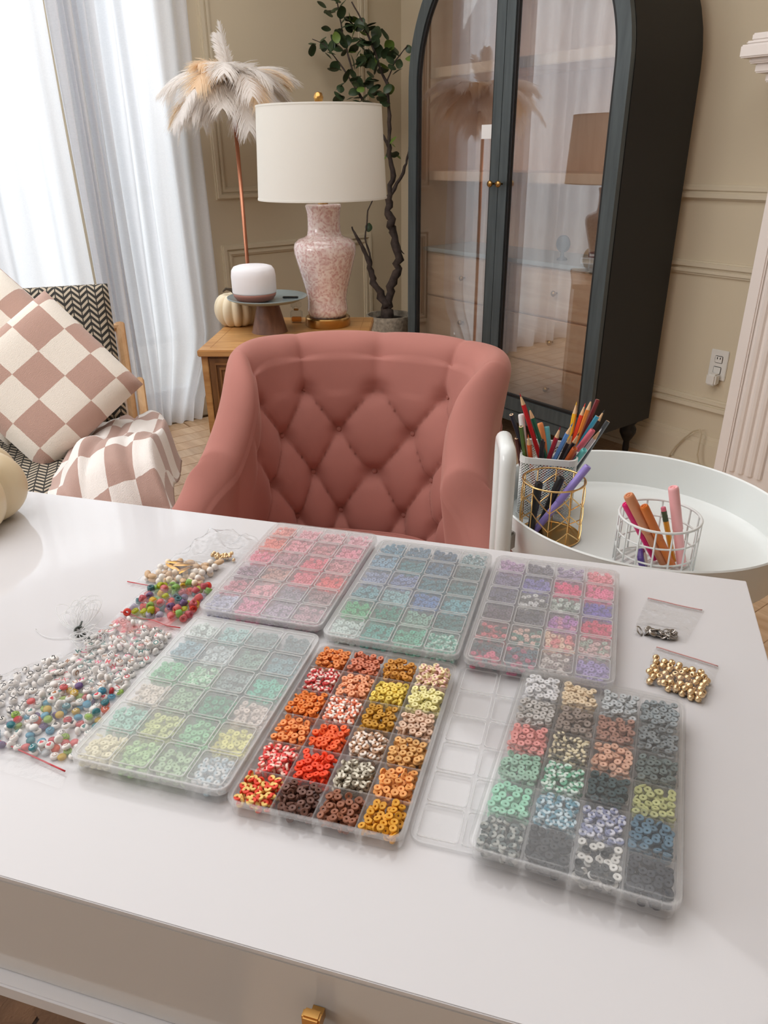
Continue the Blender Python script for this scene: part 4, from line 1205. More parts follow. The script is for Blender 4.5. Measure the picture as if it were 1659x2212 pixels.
C_P = [
 [('salmon', (246, 128, 114)), ('rose pink', (240, 152, 168)), ('blush', (234, 158, 168)), ('candy pink', (240, 160, 178))],
 [('coral', (252, 98, 78)), ('pink', (246, 140, 158)), ('dusty rose', (214, 118, 130)), ('bubblegum pink', (246, 130, 158))],
 [('hot pink', (246, 92, 132)), ('mauve', (190, 110, 128)), ('raspberry', (242, 70, 98)), ('rose', (226, 130, 142))],
 [('plum grey', (146, 96, 124)), ('dusty peach', (202, 134, 122)), ('strawberry', (242, 92, 116)), ('neon coral', (254, 66, 72))],
 [('berry', (200, 96, 118)), ('flamingo', (226, 118, 136)), ('dark plum', (102, 72, 100)), ('brown rose', (146, 94, 100))],
 [('lilac grey', (156, 154, 190)), ('magenta', (214, 82, 132)), ('violet grey', (136, 100, 136)), ('mauve brown', (166, 102, 120))]]
C_B = [
 [('cerulean', (60, 132, 162)), ('denim blue', (66, 118, 148)), ('deep blue', (54, 96, 130)), ('teal and white', (82, 136, 144), (170, 196, 200))],
 [('light blue', (120, 168, 196)), ('turquoise', (46, 138, 150)), ('ocean blue', (54, 112, 148)), ('dark teal', (72, 112, 118))],
 [('powder blue', (140, 158, 194)), ('periwinkle', (120, 142, 190)), ('peacock', (44, 126, 144)), ('grey teal', (68, 132, 138))],
 [('aqua', (96, 164, 176)), ('pale aqua', (140, 192, 198)), ('cornflower', (78, 128, 188)), ('light turquoise', (96, 176, 188))],
 [('green', (70, 186, 124)), ('emerald teal', (8, 146, 122)), ('pale sage', (128, 180, 162)), ('pine', (40, 122, 122))],
 [('ice', (198, 220, 214)), ('jade', (32, 164, 150)), ('mint', (84, 186, 156)), ('jade and white', (50, 170, 144), (196, 232, 220))]]
C_V = [
 [('orchid', (184, 140, 188)), ('charcoal lilac', (98, 92, 114)), ('lavender', (166, 144, 184)), ('pink coral', (250, 130, 150))],
 [('grey violet', (118, 104, 148)), ('iris', (116, 106, 188)), ('fuchsia', (246, 48, 124)), ('hot pink', (252, 92, 152))],
 [('dark lilac', (84, 80, 112)), ('black and white', (70, 70, 74), (222, 220, 222), 'solid'), ('grey and mint', (120, 140, 128), (206, 216, 208), 'solid'), ('purple', (98, 66, 190))],
 [('dark plum', (80, 60, 82)), ('charcoal', (74, 70, 86)), ('violet and pink', (180, 96, 188), (236, 150, 186), 'solid'), ('crimson pink', (230, 36, 96))],
 [('dark rainbow', (54, 62, 62), (224, 92, 106), 'solid'), ('teal and blush', (36, 112, 100), (236, 190, 176), 'solid'), ('coral and cream', (240, 120, 128), (242, 206, 176), 'solid'), ('pastel', (226, 180, 180), (164, 184, 168), 'solid')],
 [('navy and pink', (44, 76, 88), (232, 84, 124), 'solid'), ('magenta and teal', (206, 66, 118), (48, 84, 104), 'solid'), ('grey and brown', (122, 98, 98), (214, 202, 198), 'solid'), ('pale violet', (156, 134, 202))]]
bead_box('O', ('open bead box, no lid on, sorted with orange, red, brown and yellow beads', 'open orange box'), .3404, .3600, .4, 0.0005, C_O, False,
         individuals={(5, 0): 38, (5, 1): 38, (5, 2): 38, (5, 3): 38}, heap=.0035, count=150)
bead_box('C', ('bead box of white, grey, mint and black beads overlapping an empty lid', 'grey and mint box'), .1585, .3611, -4.2, .0045, C_C, False,
         individuals={(5, 0): 36, (5, 1): 36, (5, 2): 36, (5, 3): 36}, heap=.0, count=240, lid=(M_lidc, M_lidc), biasv=(0, 0))
lids = (M_lid, M_lidrib)
def lighten(P, f): return [[tuple(tuple(int(v + (255 - v) * f) for v in c) if isinstance(c, tuple) else c for c in sp) for sp in row] for row in P]
C_P = lighten(C_P, .22); C_G = lighten(C_G, .08); C_B = lighten(C_B, .06); C_V = lighten(C_V, .12)
bead_box('G', ('closed bead box of green and pale yellow beads, nearest the letter bead bags', 'closed green box'), .4738, .3546, .14, .0005, C_G, True, heap=.002, count=120, lid=lids)
bead_box('P', ('closed bead box of pink and coral beads, back left by the chair', 'closed pink box'), .4802, .1435, .19, .0005, C_P, True, heap=.0, count=150, lid=lids)
bead_box('B', ('closed bead box of blue and teal beads, back middle', 'closed blue box'), .3426, .1532, -.33, .0005, C_B, True, heap=.0, count=150, lid=lids)
bead_box('V', ('closed bead box of purple, hot pink and mixed dark beads, back right', 'closed purple box'), .2057, .1559, -.73, .0005, C_V, True, heap=.0, count=150, lid=lids)
lt = thing('empty_lid', 'empty clear lid lying flat between the orange box and the grey mint box', 'lid', Vector((0.7544, 0.3217, 0)) + DU * .2075 + DV * .3470 + Vector((0, 0, DZ + .0002)), DROT + math.radians(.2))
l_ = lid_parts(lt, .0015, M_lidc, M_lidrib, 'lid_sheet', drop=.0014)

# ================================================================== bags of beads
def bag(name, label, cat, quad, bumps, seed, zip_edge=None, zipmat=None, base=.0008, wr=.002, group=None, n=46):
    """quad: four (u,v) corners in order; bumps: list of (a,b,ra,rb,h) in quad coordinates"""
    t = thing(name, label, cat, desk(*quad[0]), 0, group)
    q = [desk(*p) - desk(*quad[0]) for p in quad]; q = [Vector((p.x, p.y, 0)) for p in q]
    off = Vector((seed * 3.1, seed * 1.7, 0))
    def P(a, b): return q[0].lerp(q[1], a).lerp(q[3].lerp(q[2], a), b)
    def hgt(a, b):
        h = 0
        for (ca, cb, ra, rb, hh) in bumps: h = max(h, hh * math.exp(-(abs((a - ca) / ra) ** 3 + abs((b - cb) / rb) ** 3)))
        return h
    def top(a, b):
        p = P(a, b); e = min(a, 1 - a, b, 1 - b); e = smooth01(e / .08)
        nz1 = noise.noise(p * 38 + off); nz2 = noise.noise(Vector((p.x * 150, p.y * 60, seed)))
        rid = 1 - abs(nz1) * 3
        jit = Vector((noise.noise(p * 25 + off), noise.noise(p * 25 - off), 0)) * .003
        return p + jit + Vector((0, 0, base + .0006 + hgt(a, b) * (1 + .12 * nz2) + e * (max(0, rid) * wr + abs(nz2) * wr * .5)))
    def bot(a, b): return P(a, b) + Vector((0, 0, .0003))
    MB().grid(top, n, n).build('bag_film', M_bag, t, smooth=True)
    MB().grid(bot, 4, 4).build('bag_backing', M_bag, t)
    if zip_edge:
        (a0, b0), (a1, b1) = zip_edge
        pts = [top(a0 + (a1 - a0) * k / 16, b0 + (b1 - b0) * k / 16) + Vector((0, 0, .0006)) for k in range(17)]
        MB().tube(pts, .0006, 5).build('zip_line', zipmat, t, smooth=True)
        s = .02 if b0 < .5 else -.02
        pts2 = [p + (q[3] - q[0]) * s * 1.2 for p in pts]
        MB().tube(pts2, .0005, 4).build('zip_track', M_bagz, t, smooth=True)
    return t, P, hgt

# glyph meshes
glyphs = {}
def glyph(ch_):
    if ch_ in glyphs: return glyphs[ch_]
    cu = bpy.data.curves.new('letter', 'FONT'); cu.body = ch_; cu.size = .0062; cu.align_x = 'CENTER'; cu.align_y = 'CENTER'; cu.extrude = .00006; cu.offset = .00012
    cu.resolution_u = 3
    o = bpy.data.objects.new('tmp', cu); COL.objects.link(o)
    dg = bpy.context.evaluated_depsgraph_get(); me = bpy.data.meshes.new_from_object(o.evaluated_get(dg))
    bpy.data.objects.remove(o); me.name = 'letter'; me.materials.clear(); me.materials.append(M_ink)
    glyphs[ch_] = me; return me
def smiley():
    m = MB()
    for x in (-.0010, .0010): m.lathe([(.0004, 0), (.0004, .0001)], 8, (x, .0008, 0))
    m.tube([(.0019 * math.cos(a), .0003 + .0019 * math.sin(a), .00005) for a in [PI + .25 + k * (PI - .5) / 9 for k in range(10)]], .00024, 4)
    me = bpy.data.meshes.new('smile'); me.from_pydata(m.v, [], m.f); me.materials.append(M_ink); return me
def heart():
    loop = []
    for k in range(24):
        a = 2 * PI * k / 24; loop.append((.00012 * 16 * math.sin(a) ** 3, .00012 * (13 * math.cos(a) - 5 * math.cos(2 * a) - 2 * math.cos(3 * a) - math.cos(4 * a))))
    m = MB().prism(loop[::-1], 0, .0001)
    me = bpy.data.meshes.new('heart'); me.from_pydata(m.v, [], m.f); me.materials.append(M_ink); return me
ME_SM = smiley(); ME_HT = heart()
def mesh_of(mb, mat, smooth=True):
    me = bpy.data.meshes.new('bead'); me.from_pydata(mb.v, [], mb.f); me.materials.append(mat)
    me.polygons.foreach_set('use_smooth', [smooth] * len(me.polygons)); return me
RB = .0036
ME_ROUND = mesh_of(MB().lathe([(0, -.0019), (.0022, -.0019), (.0033, -.0011), (RB, 0), (.0033, .0011), (.0022, .0019), (0, .0019)], 18), M_oc)
ME_ROUNDT = mesh_of(MB().lathe([(0, -.0019), (.0022, -.0019), (.0033, -.0011), (RB, 0), (.0033, .0011), (.0022, .0019), (0, .0019)], 18), M_oct)
ME_HOLE = mesh_of(MB().lathe([(.0007, 0), (.0007, .0001)], 8), M_blackp, False)
ME_PONY = mesh_of(MB().lathe([(.0014, -.003), (.0034, -.0032), (.004, -.0018), (.004, .0018), (.0034, .0032), (.0014, .003), (.0014, -.003)], 14, caps=False), M_oct)
ME_PEARL = mesh_of(MB().lathe([(math.sin(PI * k / 8) * .0037, -math.cos(PI * k / 8) * .0037) for k in range(9)], 14), M_oc)

def scatter(P, hgt, n, reg, seed, mind=.0062, tries=60, zl=.0022, second=.0):
    """positions (world offsets) in bag coordinates region reg(a,b)->bool with spacing; a second layer rests on top"""
    r = random.Random(seed); out = []
    for layer in range(2):
        cnt = n if layer == 0 else int(n * second); pts = []
        for _ in range(cnt * tries):
            if len(pts) >= cnt: break
            a, b = r.random(), r.random()
            if not reg(a, b): continue
            p = P(a, b)
            if all((p - q).length > mind for q in pts): pts.append(p)
        for p in pts: out.append((p, zl + layer * .0042, r))
    return out
INK = {'black': (30, 30, 32), 'red': (208, 40, 56), 'teal': (48, 120, 116), 'brown': (160, 100, 50), 'pink': (226, 70, 120)}
WHITEB = lin((236, 232, 228)); used_labels = {}
def put_bead(org, p, z, r, me, col, sym=None, ink='black', name='letter_bead', label='', group=None, tiltmax=.38, side=.12):
    o = bpy.data.objects.new(name, me); COL.objects.link(o); o.color = col
    tl = r.uniform(0, tiltmax); az = r.uniform(0, 6.28)
    if r.random() < side: tl = r.uniform(1.2, 1.57)
    spin = CAMYAW + r.uniform(-1.6, 1.6)
    o.rotation_mode = 'XYZ'
    M = Matrix.Rotation(az, 4, 'Z') @ Matrix.Rotation(tl, 4, 'X') @ Matrix.Rotation(spin - az, 4, 'Z')
    o.matrix_world = Matrix.Translation(org + p + Vector((0, 0, z + abs(math.sin(tl)) * .0012))) @ M
    tag(o, label, 'bead', group)
    if sym is not None:
        s = link('letter' if sym not in (ME_SM, ME_HT) else ('smile' if sym is ME_SM else 'heart'), sym, o); s.location = (0, 0, .00192); s.color = lin(INK.get(ink, ink) if isinstance(ink, str) else ink)
    elif me in (ME_ROUND,) and r.random() < .7:
        h = link('hole', ME_HOLE, o); h.matrix_local = align((.0034, 0, 0), (1, 0, 0))
    return o
CAMYAW = math.radians(52.5 - 90)

# bag 1: black letters, far left
t, P1, h1 = bag('zip_bag', 'clear bag of white beads with black letters at the far left', 'bag', [(.700, .385), (.655, .318), (.612, .345), (.640, .440)], [(.45, .5, .4, .4, .0085)], 1)
o1 = t.location.copy()
ALL = 'CVTIWXEAPZBNFJSKDLMRHGOYUQ'
sc_ = scatter(P1, h1, 52, lambda a, b: .10 < a < .90 and .12 < b < .92, 11, .0060, second=.35)
for k, (p, z, r) in enumerate(sc_):
    if k % 4 == 3:
        put_bead(o1, p, z, r, ME_ROUND, WHITEB, None, label='white round bead showing its hole, in the far left bag', group='side-on beads in the far left bag', side=.9)
    else:
        L_ = ALL[k % 26]; put_bead(o1, p, z, r, ME_ROUND, WHITEB, glyph(L_), 'black', label='white round bead with black letter %s in the far left bag' % L_, group='black letter %s beads in the far left bag' % L_, side=.05)
# bag 2: smileys, hearts and translucent colours
t, P2, h2 = bag('zip_bag', 'clear bag of smiley, heart and rainbow beads in the left front', 'bag', [(.642, .452), (.632, .362), (.556, .345), (.540, .448)], [(.45, .5, .42, .4, .009)], 2)
o2 = t.location.copy()
TC = [('orange', (250, 110, 50)), ('teal', (70, 150, 160)), ('yellow', (222, 186, 50)), ('green', (170, 206, 90)), ('red', (214, 60, 70)), ('purple', (120, 90, 150)), ('sky blue', (96, 176, 206)), ('pink', (240, 130, 130)), ('clear', (230, 236, 240))]
sc_ = scatter(P2, h2, 92, lambda a, b: .10 < a < .92 and .08 < b < .90, 12, .0060, second=.45)
for k, (p, z, r) in enumerate(sc_):
    q = r.random()
    if q < .42:
        nm, c = TC[r.randrange(9)]
        if r.random() < .35: put_bead(o2, p, z, r, ME_ROUNDT, lin(c), ME_SM, 'black' if r.random() < .5 else (250, 250, 250), name='smiley_bead', label='%s see-through smiley bead in the left front bag' % nm, group='%s smiley beads in the left front bag' % nm, side=0)
        else: put_bead(o2, p, z, r, ME_ROUNDT, lin(c), None, name='round_bead', label='plain %s see-through bead in the left front bag' % nm, group='%s see-through beads in the left front bag' % nm)
    elif q < .62:
        put_bead(o2, p, z, r, ME_ROUND, WHITEB, ME_SM, ['black', 'teal', 'brown'][k % 3], name='smiley_bead', label='white smiley bead with %s face in the left front bag' % ['black', 'teal', 'brown'][k % 3], group='white smiley beads %s' % ['black', 'teal', 'brown'][k % 3], side=0)
    elif q < .86:
        put_bead(o2, p, z, r, ME_ROUND, WHITEB, ME_HT, ['black', 'red', 'teal', 'brown'][k % 4], name='heart_bead', label='white bead with a %s heart in the left front bag' % ['black', 'red', 'teal', 'brown'][k % 4], group='white heart beads %s' % ['black', 'red', 'teal', 'brown'][k % 4], side=0)
    else:
        put_bead(o2, p, z, r, ME_ROUND, WHITEB, None, name='round_bead', label='white bead lying on its side in the left front bag', group='side-on beads in the left front bag', side=.9)
# flat zip mouth of bag 2
t3 = thing('bag_flap', 'flat zip end of a clear bag with a bright red line, bottom left', 'bag', desk(.60, .45, .0004))
q4 = [desk(.642, .418) - t3.location, desk(.555, .434) - t3.location, desk(.541, .466) - t3.location, desk(.628, .462) - t3.location]
def flapfn(a, b):
    p = q4[0].lerp(q4[1], a).lerp(q4[3].lerp(q4[2], a), b); p.z = .0012 + .0012 * abs(noise.noise(p * 60)) ; return p
MB().grid(flapfn, 26, 14).build('bag_film', M_bag, t3, smooth=True)
MB().tube([desk(.6262 - .0775 * k / 12, .4362 + .0146 * k / 12, .0030) - t3.location for k in range(13)], .0007, 5).build('zip_line', M_red, t3, smooth=True)
# bag 3: coloured letters
t, P3, h3 = bag('zip_bag', 'clear bag of white beads with coloured letters beside the green box', 'bag', [(.650, .372), (.638, .243), (.562, .253), (.556, .368)], [(.5, .55, .40, .42, .0095)], 4, ((.02, .02), (.98, .03)) if False else None, None)
o3 = t.location.copy()
MB().tube([desk(.6385 - .0763 * k / 14, .2424 + .0106 * k / 14, .0022 + .001 * math.sin(k)) - o3 for k in range(15)], .0006, 5).build('zip_line', M_red, t, smooth=True)
sc_ = scatter(P3, h3, 118, lambda a, b: .06 < a < .90 and .08 < b < .95, 13, .0060, second=.5)
inkn = ['black', 'red', 'teal', 'brown', 'pink']
for k, (p, z, r) in enumerate(sc_):
    if k % 5 == 4: put_bead(o3, p, z, r, ME_ROUND, WHITEB, None, name='round_bead', label='white bead on its side in the coloured letter bag', group='side-on beads in the coloured letter bag', side=.9)
    else:
        L_ = 'ADPWGSEMUHXOJYLCTKNR'[r.randrange(20)]; ik = inkn[r.randrange(5)]
        put_bead(o3, p, z, r, ME_ROUND, WHITEB, glyph(L_), ik, label='white bead with %s letter %s in the coloured letter bag' % (ik, L_), group='%s letter %s beads' % (ik, L_), side=.04)
# pink ribbon-like strip inside bag 3
tag(MB().grid(lambda a, b: desk(.632 - .062 * a, .252 + .016 * b + .010 * math.sin(a * 5), .004 + .004 * abs(math.sin(a * 7 + b))), 30, 6).build('pink_band', film('pink_wrap', (1, .86, .85), .35, (250, 150, 150), .2, 1.4, .8), smooth=True),
    'twisted pink band inside the top of the coloured letter bag', 'band')
# bag 4: candy coloured beads
t, P4, h4 = bag('zip_bag', 'clear bag of candy coloured pony beads above the red zip line', 'bag', [(.640, .250), (.640, .186), (.560, .160), (.555, .246)], [(.5, .5, .42, .42, .009)], 5)
o4 = t.location.copy()
PCn = [('red', (240, 70, 46)), ('yellow', (236, 190, 50)), ('green', (160, 208, 110)), ('teal', (70, 120, 126)), ('pink', (240, 130, 130)), ('purple', (130, 104, 150)), ('lilac', (200, 196, 214)), ('lime', (196, 200, 40)), ('rose', (220, 110, 120))]
sc_ = scatter(P4, h4, 62, lambda a, b: .08 < a < .92 and .12 < b < .90, 14, .0074, second=.35)
for k, (p, z, r) in enumerate(sc_):
    nm, c = PCn[r.randrange(9)]
    put_bead(o4, p, z + .0014, r, ME_PONY, lin(c), None, name='pony_bead', label='%s barrel bead in the candy coloured bag' % nm, group='%s barrel beads in the candy coloured bag' % nm, tiltmax=1.5, side=.5)
# bag 5: pearls and shells
t, P5, h5 = bag('zip_bag', 'clear bag of cream pearls and gold leaf charms left of the pink box', 'bag', [(.662, .192), (.648, .138), (.575, .122), (.580, .196)], [(.55, .5, .38, .42, .012)], 6)
o5 = t.location.copy()
MB().tube([desk(.668 - .045 * k / 10, .186 + .002 * k / 10, .002) - o5 for k in range(11)], .0006, 5).build('zip_line', M_red, t, smooth=True)
sc_ = scatter(P5, h5, 44, lambda a, b: .22 < a < .95 and .12 < b < .92, 15, .0074, second=.7)
for k, (p, z, r) in enumerate(sc_):
    nm, c = [('cream', (240, 222, 198)), ('tan', (206, 172, 134)), ('white', (240, 234, 226))][k % 3]
    o = put_bead(o5, p, z + .0016, r, ME_PEARL, lin(c), None, name='pearl_bead', label='%s pearl bead in the bag left of the pink box' % nm, group='%s pearls in the bag left of the pink box' % nm)
    if k % 3 == 1: o.scale = (1.0, 1.6, .8)
cml = MB().grid(lambda a, b: ((a - .5) * .009 * math.sin(PI * min(.98, b + .02)) ** .7, (b - .5) * .022, .0012 * math.sin(PI * b) - .0015 * abs(a - .5)), 7, 12)
me_lf = mesh_of(cml, M_gold)
for k, (a, b, rz_) in enumerate(((.55, .4, .4), (.66, .5, 1.2), (.5, .6, 2.2), (.72, .35, .9))):
    o = bpy.data.objects.new('leaf_charm', me_lf); COL.objects.link(o); o.location = o5 + P5(a, b) + Vector((0, 0, .0125)); o.rotation_euler = (.15, .1, rz_)
    tag(o, 'gold leaf charm among the cream pearls', 'charm', 'gold leaf charms among the cream pearls')
# bag 6: tiny gold beads, crumpled film behind
t, P6, h6 = bag('zip_bag', 'crumpled clear bag with tiny gold charms at the back left corner of pink box', 'bag', [(.650, .130), (.628, .045), (.560, .060), (.566, .122)], [(.6, .3, .42, .3, .010), (.75, .75, .3, .2, .006)], 7, wr=.006)
o6 = t.location.copy()
r6 = random.Random(3); me_g = mesh_of(MB().lathe([(.0008, -.0014), (.002, -.0012), (.0024, 0), (.002, .0012), (.0008, .0014), (.0008, -.0014)], 10, caps=False), M_gold2)
for k in range(34):
    o = bpy.data.objects.new('gold_charm', me_g); COL.objects.link(o)
    o.location = desk(.5865 + r6.gauss(0, .0075), .1095 + r6.gauss(0, .003), .0025 + r6.random() * .005); o.rotation_euler = (r6.uniform(0, 3), r6.uniform(0, 3), 0)
    tag(o, 'tiny gold charm in the crumpled bag behind the pearls', 'charm', 'tiny gold charms in the crumpled bag')

# coil of clear cord with a dark tie
M_clearcord = film('clear_cord', (1, 1, 1), .75, (255, 255, 255), .15, 1.4, 1.0)
t = thing('cord_coil', 'bundle of clear stretch cord tied with a dark band, beside the letter beads', 'cord', desk(.653, .290, 0))
rc = random.Random(8)
m = MB()
for k in range(26):
    lobe = 1 if k < 16 else -1
    ang = (CAMYAW + PI / 2 + .35) + (0 if lobe > 0 else PI + .5) + rc.uniform(-.5, .5); ln = rc.uniform(.028, .052) * (1 if lobe > 0 else .8); wd = rc.uniform(.007, .016); hz = rc.uniform(.002, .016)
    pts = []
    for j in range(25):
        a = 2 * PI * j / 24; x = ln * (1 - math.cos(a)) / 2; y = wd * math.sin(a) * math.sin(a / 2) ** .5 if a > 0 else 0
        pts.append((x * math.cos(ang) - y * math.sin(ang), x * math.sin(ang) + y * math.cos(ang), .003 + hz * math.sin(a / 2) + .002))
    m.tube(pts, .00045, 5)
for k in range(4):
    ang = rc.uniform(0, 6.28); m.tube([(.001 * j * math.cos(ang) * 4 + .006 * math.sin(j * .4 + k), .001 * j * math.sin(ang) * 4 + .006 * math.cos(j * .35 + k) - .006, .0015) for j in range(14)], .00045, 5)
m.build('cord_loops', M_clearcord, t, smooth=True)
m = MB()
for dz in (0, .002): m.tube([(.0045 * math.cos(a), .0045 * math.sin(a) * .8, .005 + .003 * math.sin(a) + dz) for a in [2 * PI * k / 16 for k in range(16)]], .0011, 6, closed=True)
m.tube([(.0, -.004, .004), (.006, -.014, .003), (.014, -.024, .002)], .0013, 6).tube([(0, .003, .008), (.006, .008, .012)], .001, 6)
m.build('cord_tie', pmat('dark_tie', (70, 76, 72), .35), t, smooth=True)

# bags on the right of the desk
t, PS, hs = bag('zip_bag', 'small clear bag of silver charms at the back right of the desk', 'bag', [(.1070, .0675), (.0500, .0760), (.0730, .1420), (.1225, .1400)], [(.5, .9, .4, .16, .006)], 8, ((.02, .03), (.97, .03)), M_pinkl, wr=.0010)
star = []
for k in range(10):
    a = PI / 2 + 2 * PI * k / 10; q_ = .0068 if k % 2 == 0 else .0028; star.append((q_ * math.cos(a), q_ * math.sin(a)))
me_star = mesh_of(MB().prism(star, -.0005, .0005), M_silver, False)
me_ring = mesh_of(MB().tube([(.0045 * math.cos(2 * PI * k / 18), .0032 * math.sin(2 * PI * k / 18), 0) for k in range(18)], .0007, 6, closed=True), M_silver)
me_oval = mesh_of(MB().lathe([(0, -.0005), (.0042, -.0005), (.0046, 0), (.0042, .0005), (0, .0005)], 16), M_silver)
rs_ = random.Random(12)
def charms(me, name, lab, n):
    for k in range(n):
        o = bpy.data.objects.new(name, me); COL.objects.link(o)
        o.location = desk(.1005 + rs_.uniform(-.0165, .0165), .1350 + rs_.uniform(-.0035, .0045), .0020 + rs_.random() * .0045); o.rotation_euler = (rs_.gauss(0, .5), rs_.gauss(0, .5), rs_.uniform(0, 6.28))
        tag(o, lab, 'charm', lab)
charms(me_star, 'star_charm', 'silver star charm in the small bag of silver charms', 5)
charms(me_ring, 'ring_charm', 'silver oval ring charm in the small bag', 12)
charms(me_oval, 'disc_charm', 'silver disc charm in the small bag', 8)
t, PGd, hg = bag('zip_bag', 'small clear bag of shiny gold beads right of the grey mint box', 'bag', [(.1010, .1570), (.0455, .1735), (.0650, .2360), (.1140, .2160)], [(.5, .72, .46, .28, .0085)], 9, ((.02, .03), (.98, .03)), M_pinkl, wr=.0010)
og = t.location.copy()
me_gb = mesh_of(MB().lathe([(.0011, -.0021), (.0020, -.0024), (.0029, -.0014), (.0031, 0), (.0029, .0014), (.0020, .0024), (.0011, .0021), (.0011, -.0021)], 16, caps=False), M_gold2)
for k, (p, z, r) in enumerate(scatter(PGd, hg, 56, lambda a, b: .05 < a < .93 and .42 < b < .97, 16, .0057, second=.75)):
    o = bpy.data.objects.new('gold_bead', me_gb); COL.objects.link(o); o.location = og + p + Vector((0, 0, z + .0010)); o.rotation_euler = (r.uniform(0, 3), r.uniform(0, 3), 0)
    tag(o, 'shiny gold round bead in the small bag right of the mint box', 'bead', 'shiny gold beads in the small bag')

# ================================================================== cart
CT = Vector((.9215, .5724, 0))
ct = thing('round_cart', 'white enamel round tray cart with a tube handle behind the desk corner', 'cart', CT)
def tray(z0, z1, nm, rx=.196, ry=.2153):
    m = MB(); prof = [(0, z0), (.93, z0), (.96, z0 + .004), (1.0, z1 - .002), (1.012, z1), (1.02, z1 - .002), (1.012, z1 - .006), (.985, z0 - .002), (.96, z0 - .010), (0, z0 - .010)]
    def fn(a, b):
        an = 2 * PI * a; i = min(int(round(b * (len(prof) - 1))), len(prof) - 1); r_, z = prof[i]
        return (rx * r_ * math.cos(an), ry * r_ * math.sin(an), z)
    m.grid(fn, 96, len(prof), closed_u=True); return m.build(nm, M_cart, ct, auto=True)
tray(.66, .72, 'upper_tray'); tray(.10, .16, 'lower_tray')
h0 = Vector((.709, .646, 0)) - CT; h1_ = Vector((.757, .702, 0)) - CT
pts = [h0 + Vector((0, 0, .03)), h0 + Vector((0, 0, .60)), h0 + Vector((0, 0, .79))]
for k in range(1, 9):
    a = k / 8 * PI / 2; pts.append(h0.lerp(h1_, .5 * (1 - math.cos(a)) * .5) + Vector((0, 0, .79 + .035 * math.sin(a))))
top = list(pts)
pts = [h0 + Vector((0, 0, .03)), h0 + Vector((0, 0, .4)), h0 + Vector((0, 0, .80))]
dv = (h1_ - h0)
for k in range(1, 6): a = k / 5 * PI / 2; pts.append(h0 + dv * .15 * (1 - math.cos(a)) + Vector((0, 0, .80 + .024 * math.sin(a))))
for k in range(6): a = PI / 2 * (1 - k / 5); pts.append(h1_ - dv * .15 * (1 - math.cos(a)) + Vector((0, 0, .80 + .024 * math.sin(a))))
pts += [h1_ + Vector((0, 0, .4)), h1_ + Vector((0, 0, .03))]
MB().tube(pts, .0115, 16).build('handle_tube', M_cart, ct, smooth=True)
k0 = Vector((1.135, .49, 0)) - CT; k1 = Vector((1.11, .39, 0)) - CT
MB().tube([k0 + Vector((0, 0, .03)), k0 + Vector((0, 0, .69)), k1 + Vector((0, 0, .69)), k1 + Vector((0, 0, .03))], .0115, 14).build('handle_tube', M_cart, ct, auto=True)
MB().bbox(-.012, -.006, -.014, .012, .006, .014, .003, M=Matrix.Translation(h0 * .965 + Vector((0, 0, .69)))).build('bracket', M_silver, ct)
for p_ in (h0, h1_, k0, k1):
    MB().lathe([(0, -.011), (.017, -.011), (.019, -.006), (.019, .006), (.017, .011), (0, .011)], 18, M=align(p_ + Vector((0, 0, .019)), (1, .3, 0))).build('caster', M_blackp, ct)
ZF = .6602
# mesh cup
mc = thing('mesh_pencil_cup', 'square white wire mesh cup packed with coloured pencils on the cart', 'cup', (.888, .722, ZF), math.radians(-52))
HW, HC = .043, .105
def sq(s, z, rr=.014, inset=0):
    """point on rounded square perimeter, s in 0..1"""
    w_ = HW - inset; rr = rr; Ls = 2 * (w_ - rr); La = rr * PI / 2; T_ = 4 * (Ls + La); d = (s % 1) * T_
    for k in range(4):
        if d < Ls:
            p = Vector((w_, -w_ + rr + d, 0)); break
        d -= Ls
        if d < La:
            a = d / rr; p = Vector((w_ - rr + rr * math.cos(a), w_ - rr + rr * math.sin(a), 0)); break
        d -= La
    else: k = 3; p = Vector((w_, 0, 0))
    p = Matrix.Rotation(k * PI / 2, 3, 'Z') @ p; p.z = z; return p
m = MB(); NW = 62
for k in range(NW):
    for sg in (1, -1):
        pts = [sq(k / NW + sg * j / 8 * .34, .003 + (HC - .012) * j / 8) for j in range(9)]
        pts = [sq(k / NW + sg * j / 20 * .34, .003 + (HC - .012) * j / 20) for j in range(21)]
        m.tube(pts, .00065, 4, cap=False)
o = m.build('wire_mesh', M_wire, mc); o['kind'] = 'stuff'
m = MB(); N_ = 64
def band(z0, z1, th):
    m.grid(lambda a, b: sq(a, z0 + (z1 - z0) * (0, 1, 1, 0, 0)[int(round(b * 4))], inset=(-th / 2, -th / 2, th / 2, th / 2, -th / 2)[int(round(b * 4))]), N_, 5, closed_u=True)
band(HC - .010, HC, .003); m.build('rim', M_wire, mc)
m = MB(); band(0, .006, .003); m.prism([tuple(sq(k / 40, 0))[:2] for k in range(40)], 0, .0012); m.build('base', M_wire, mc)
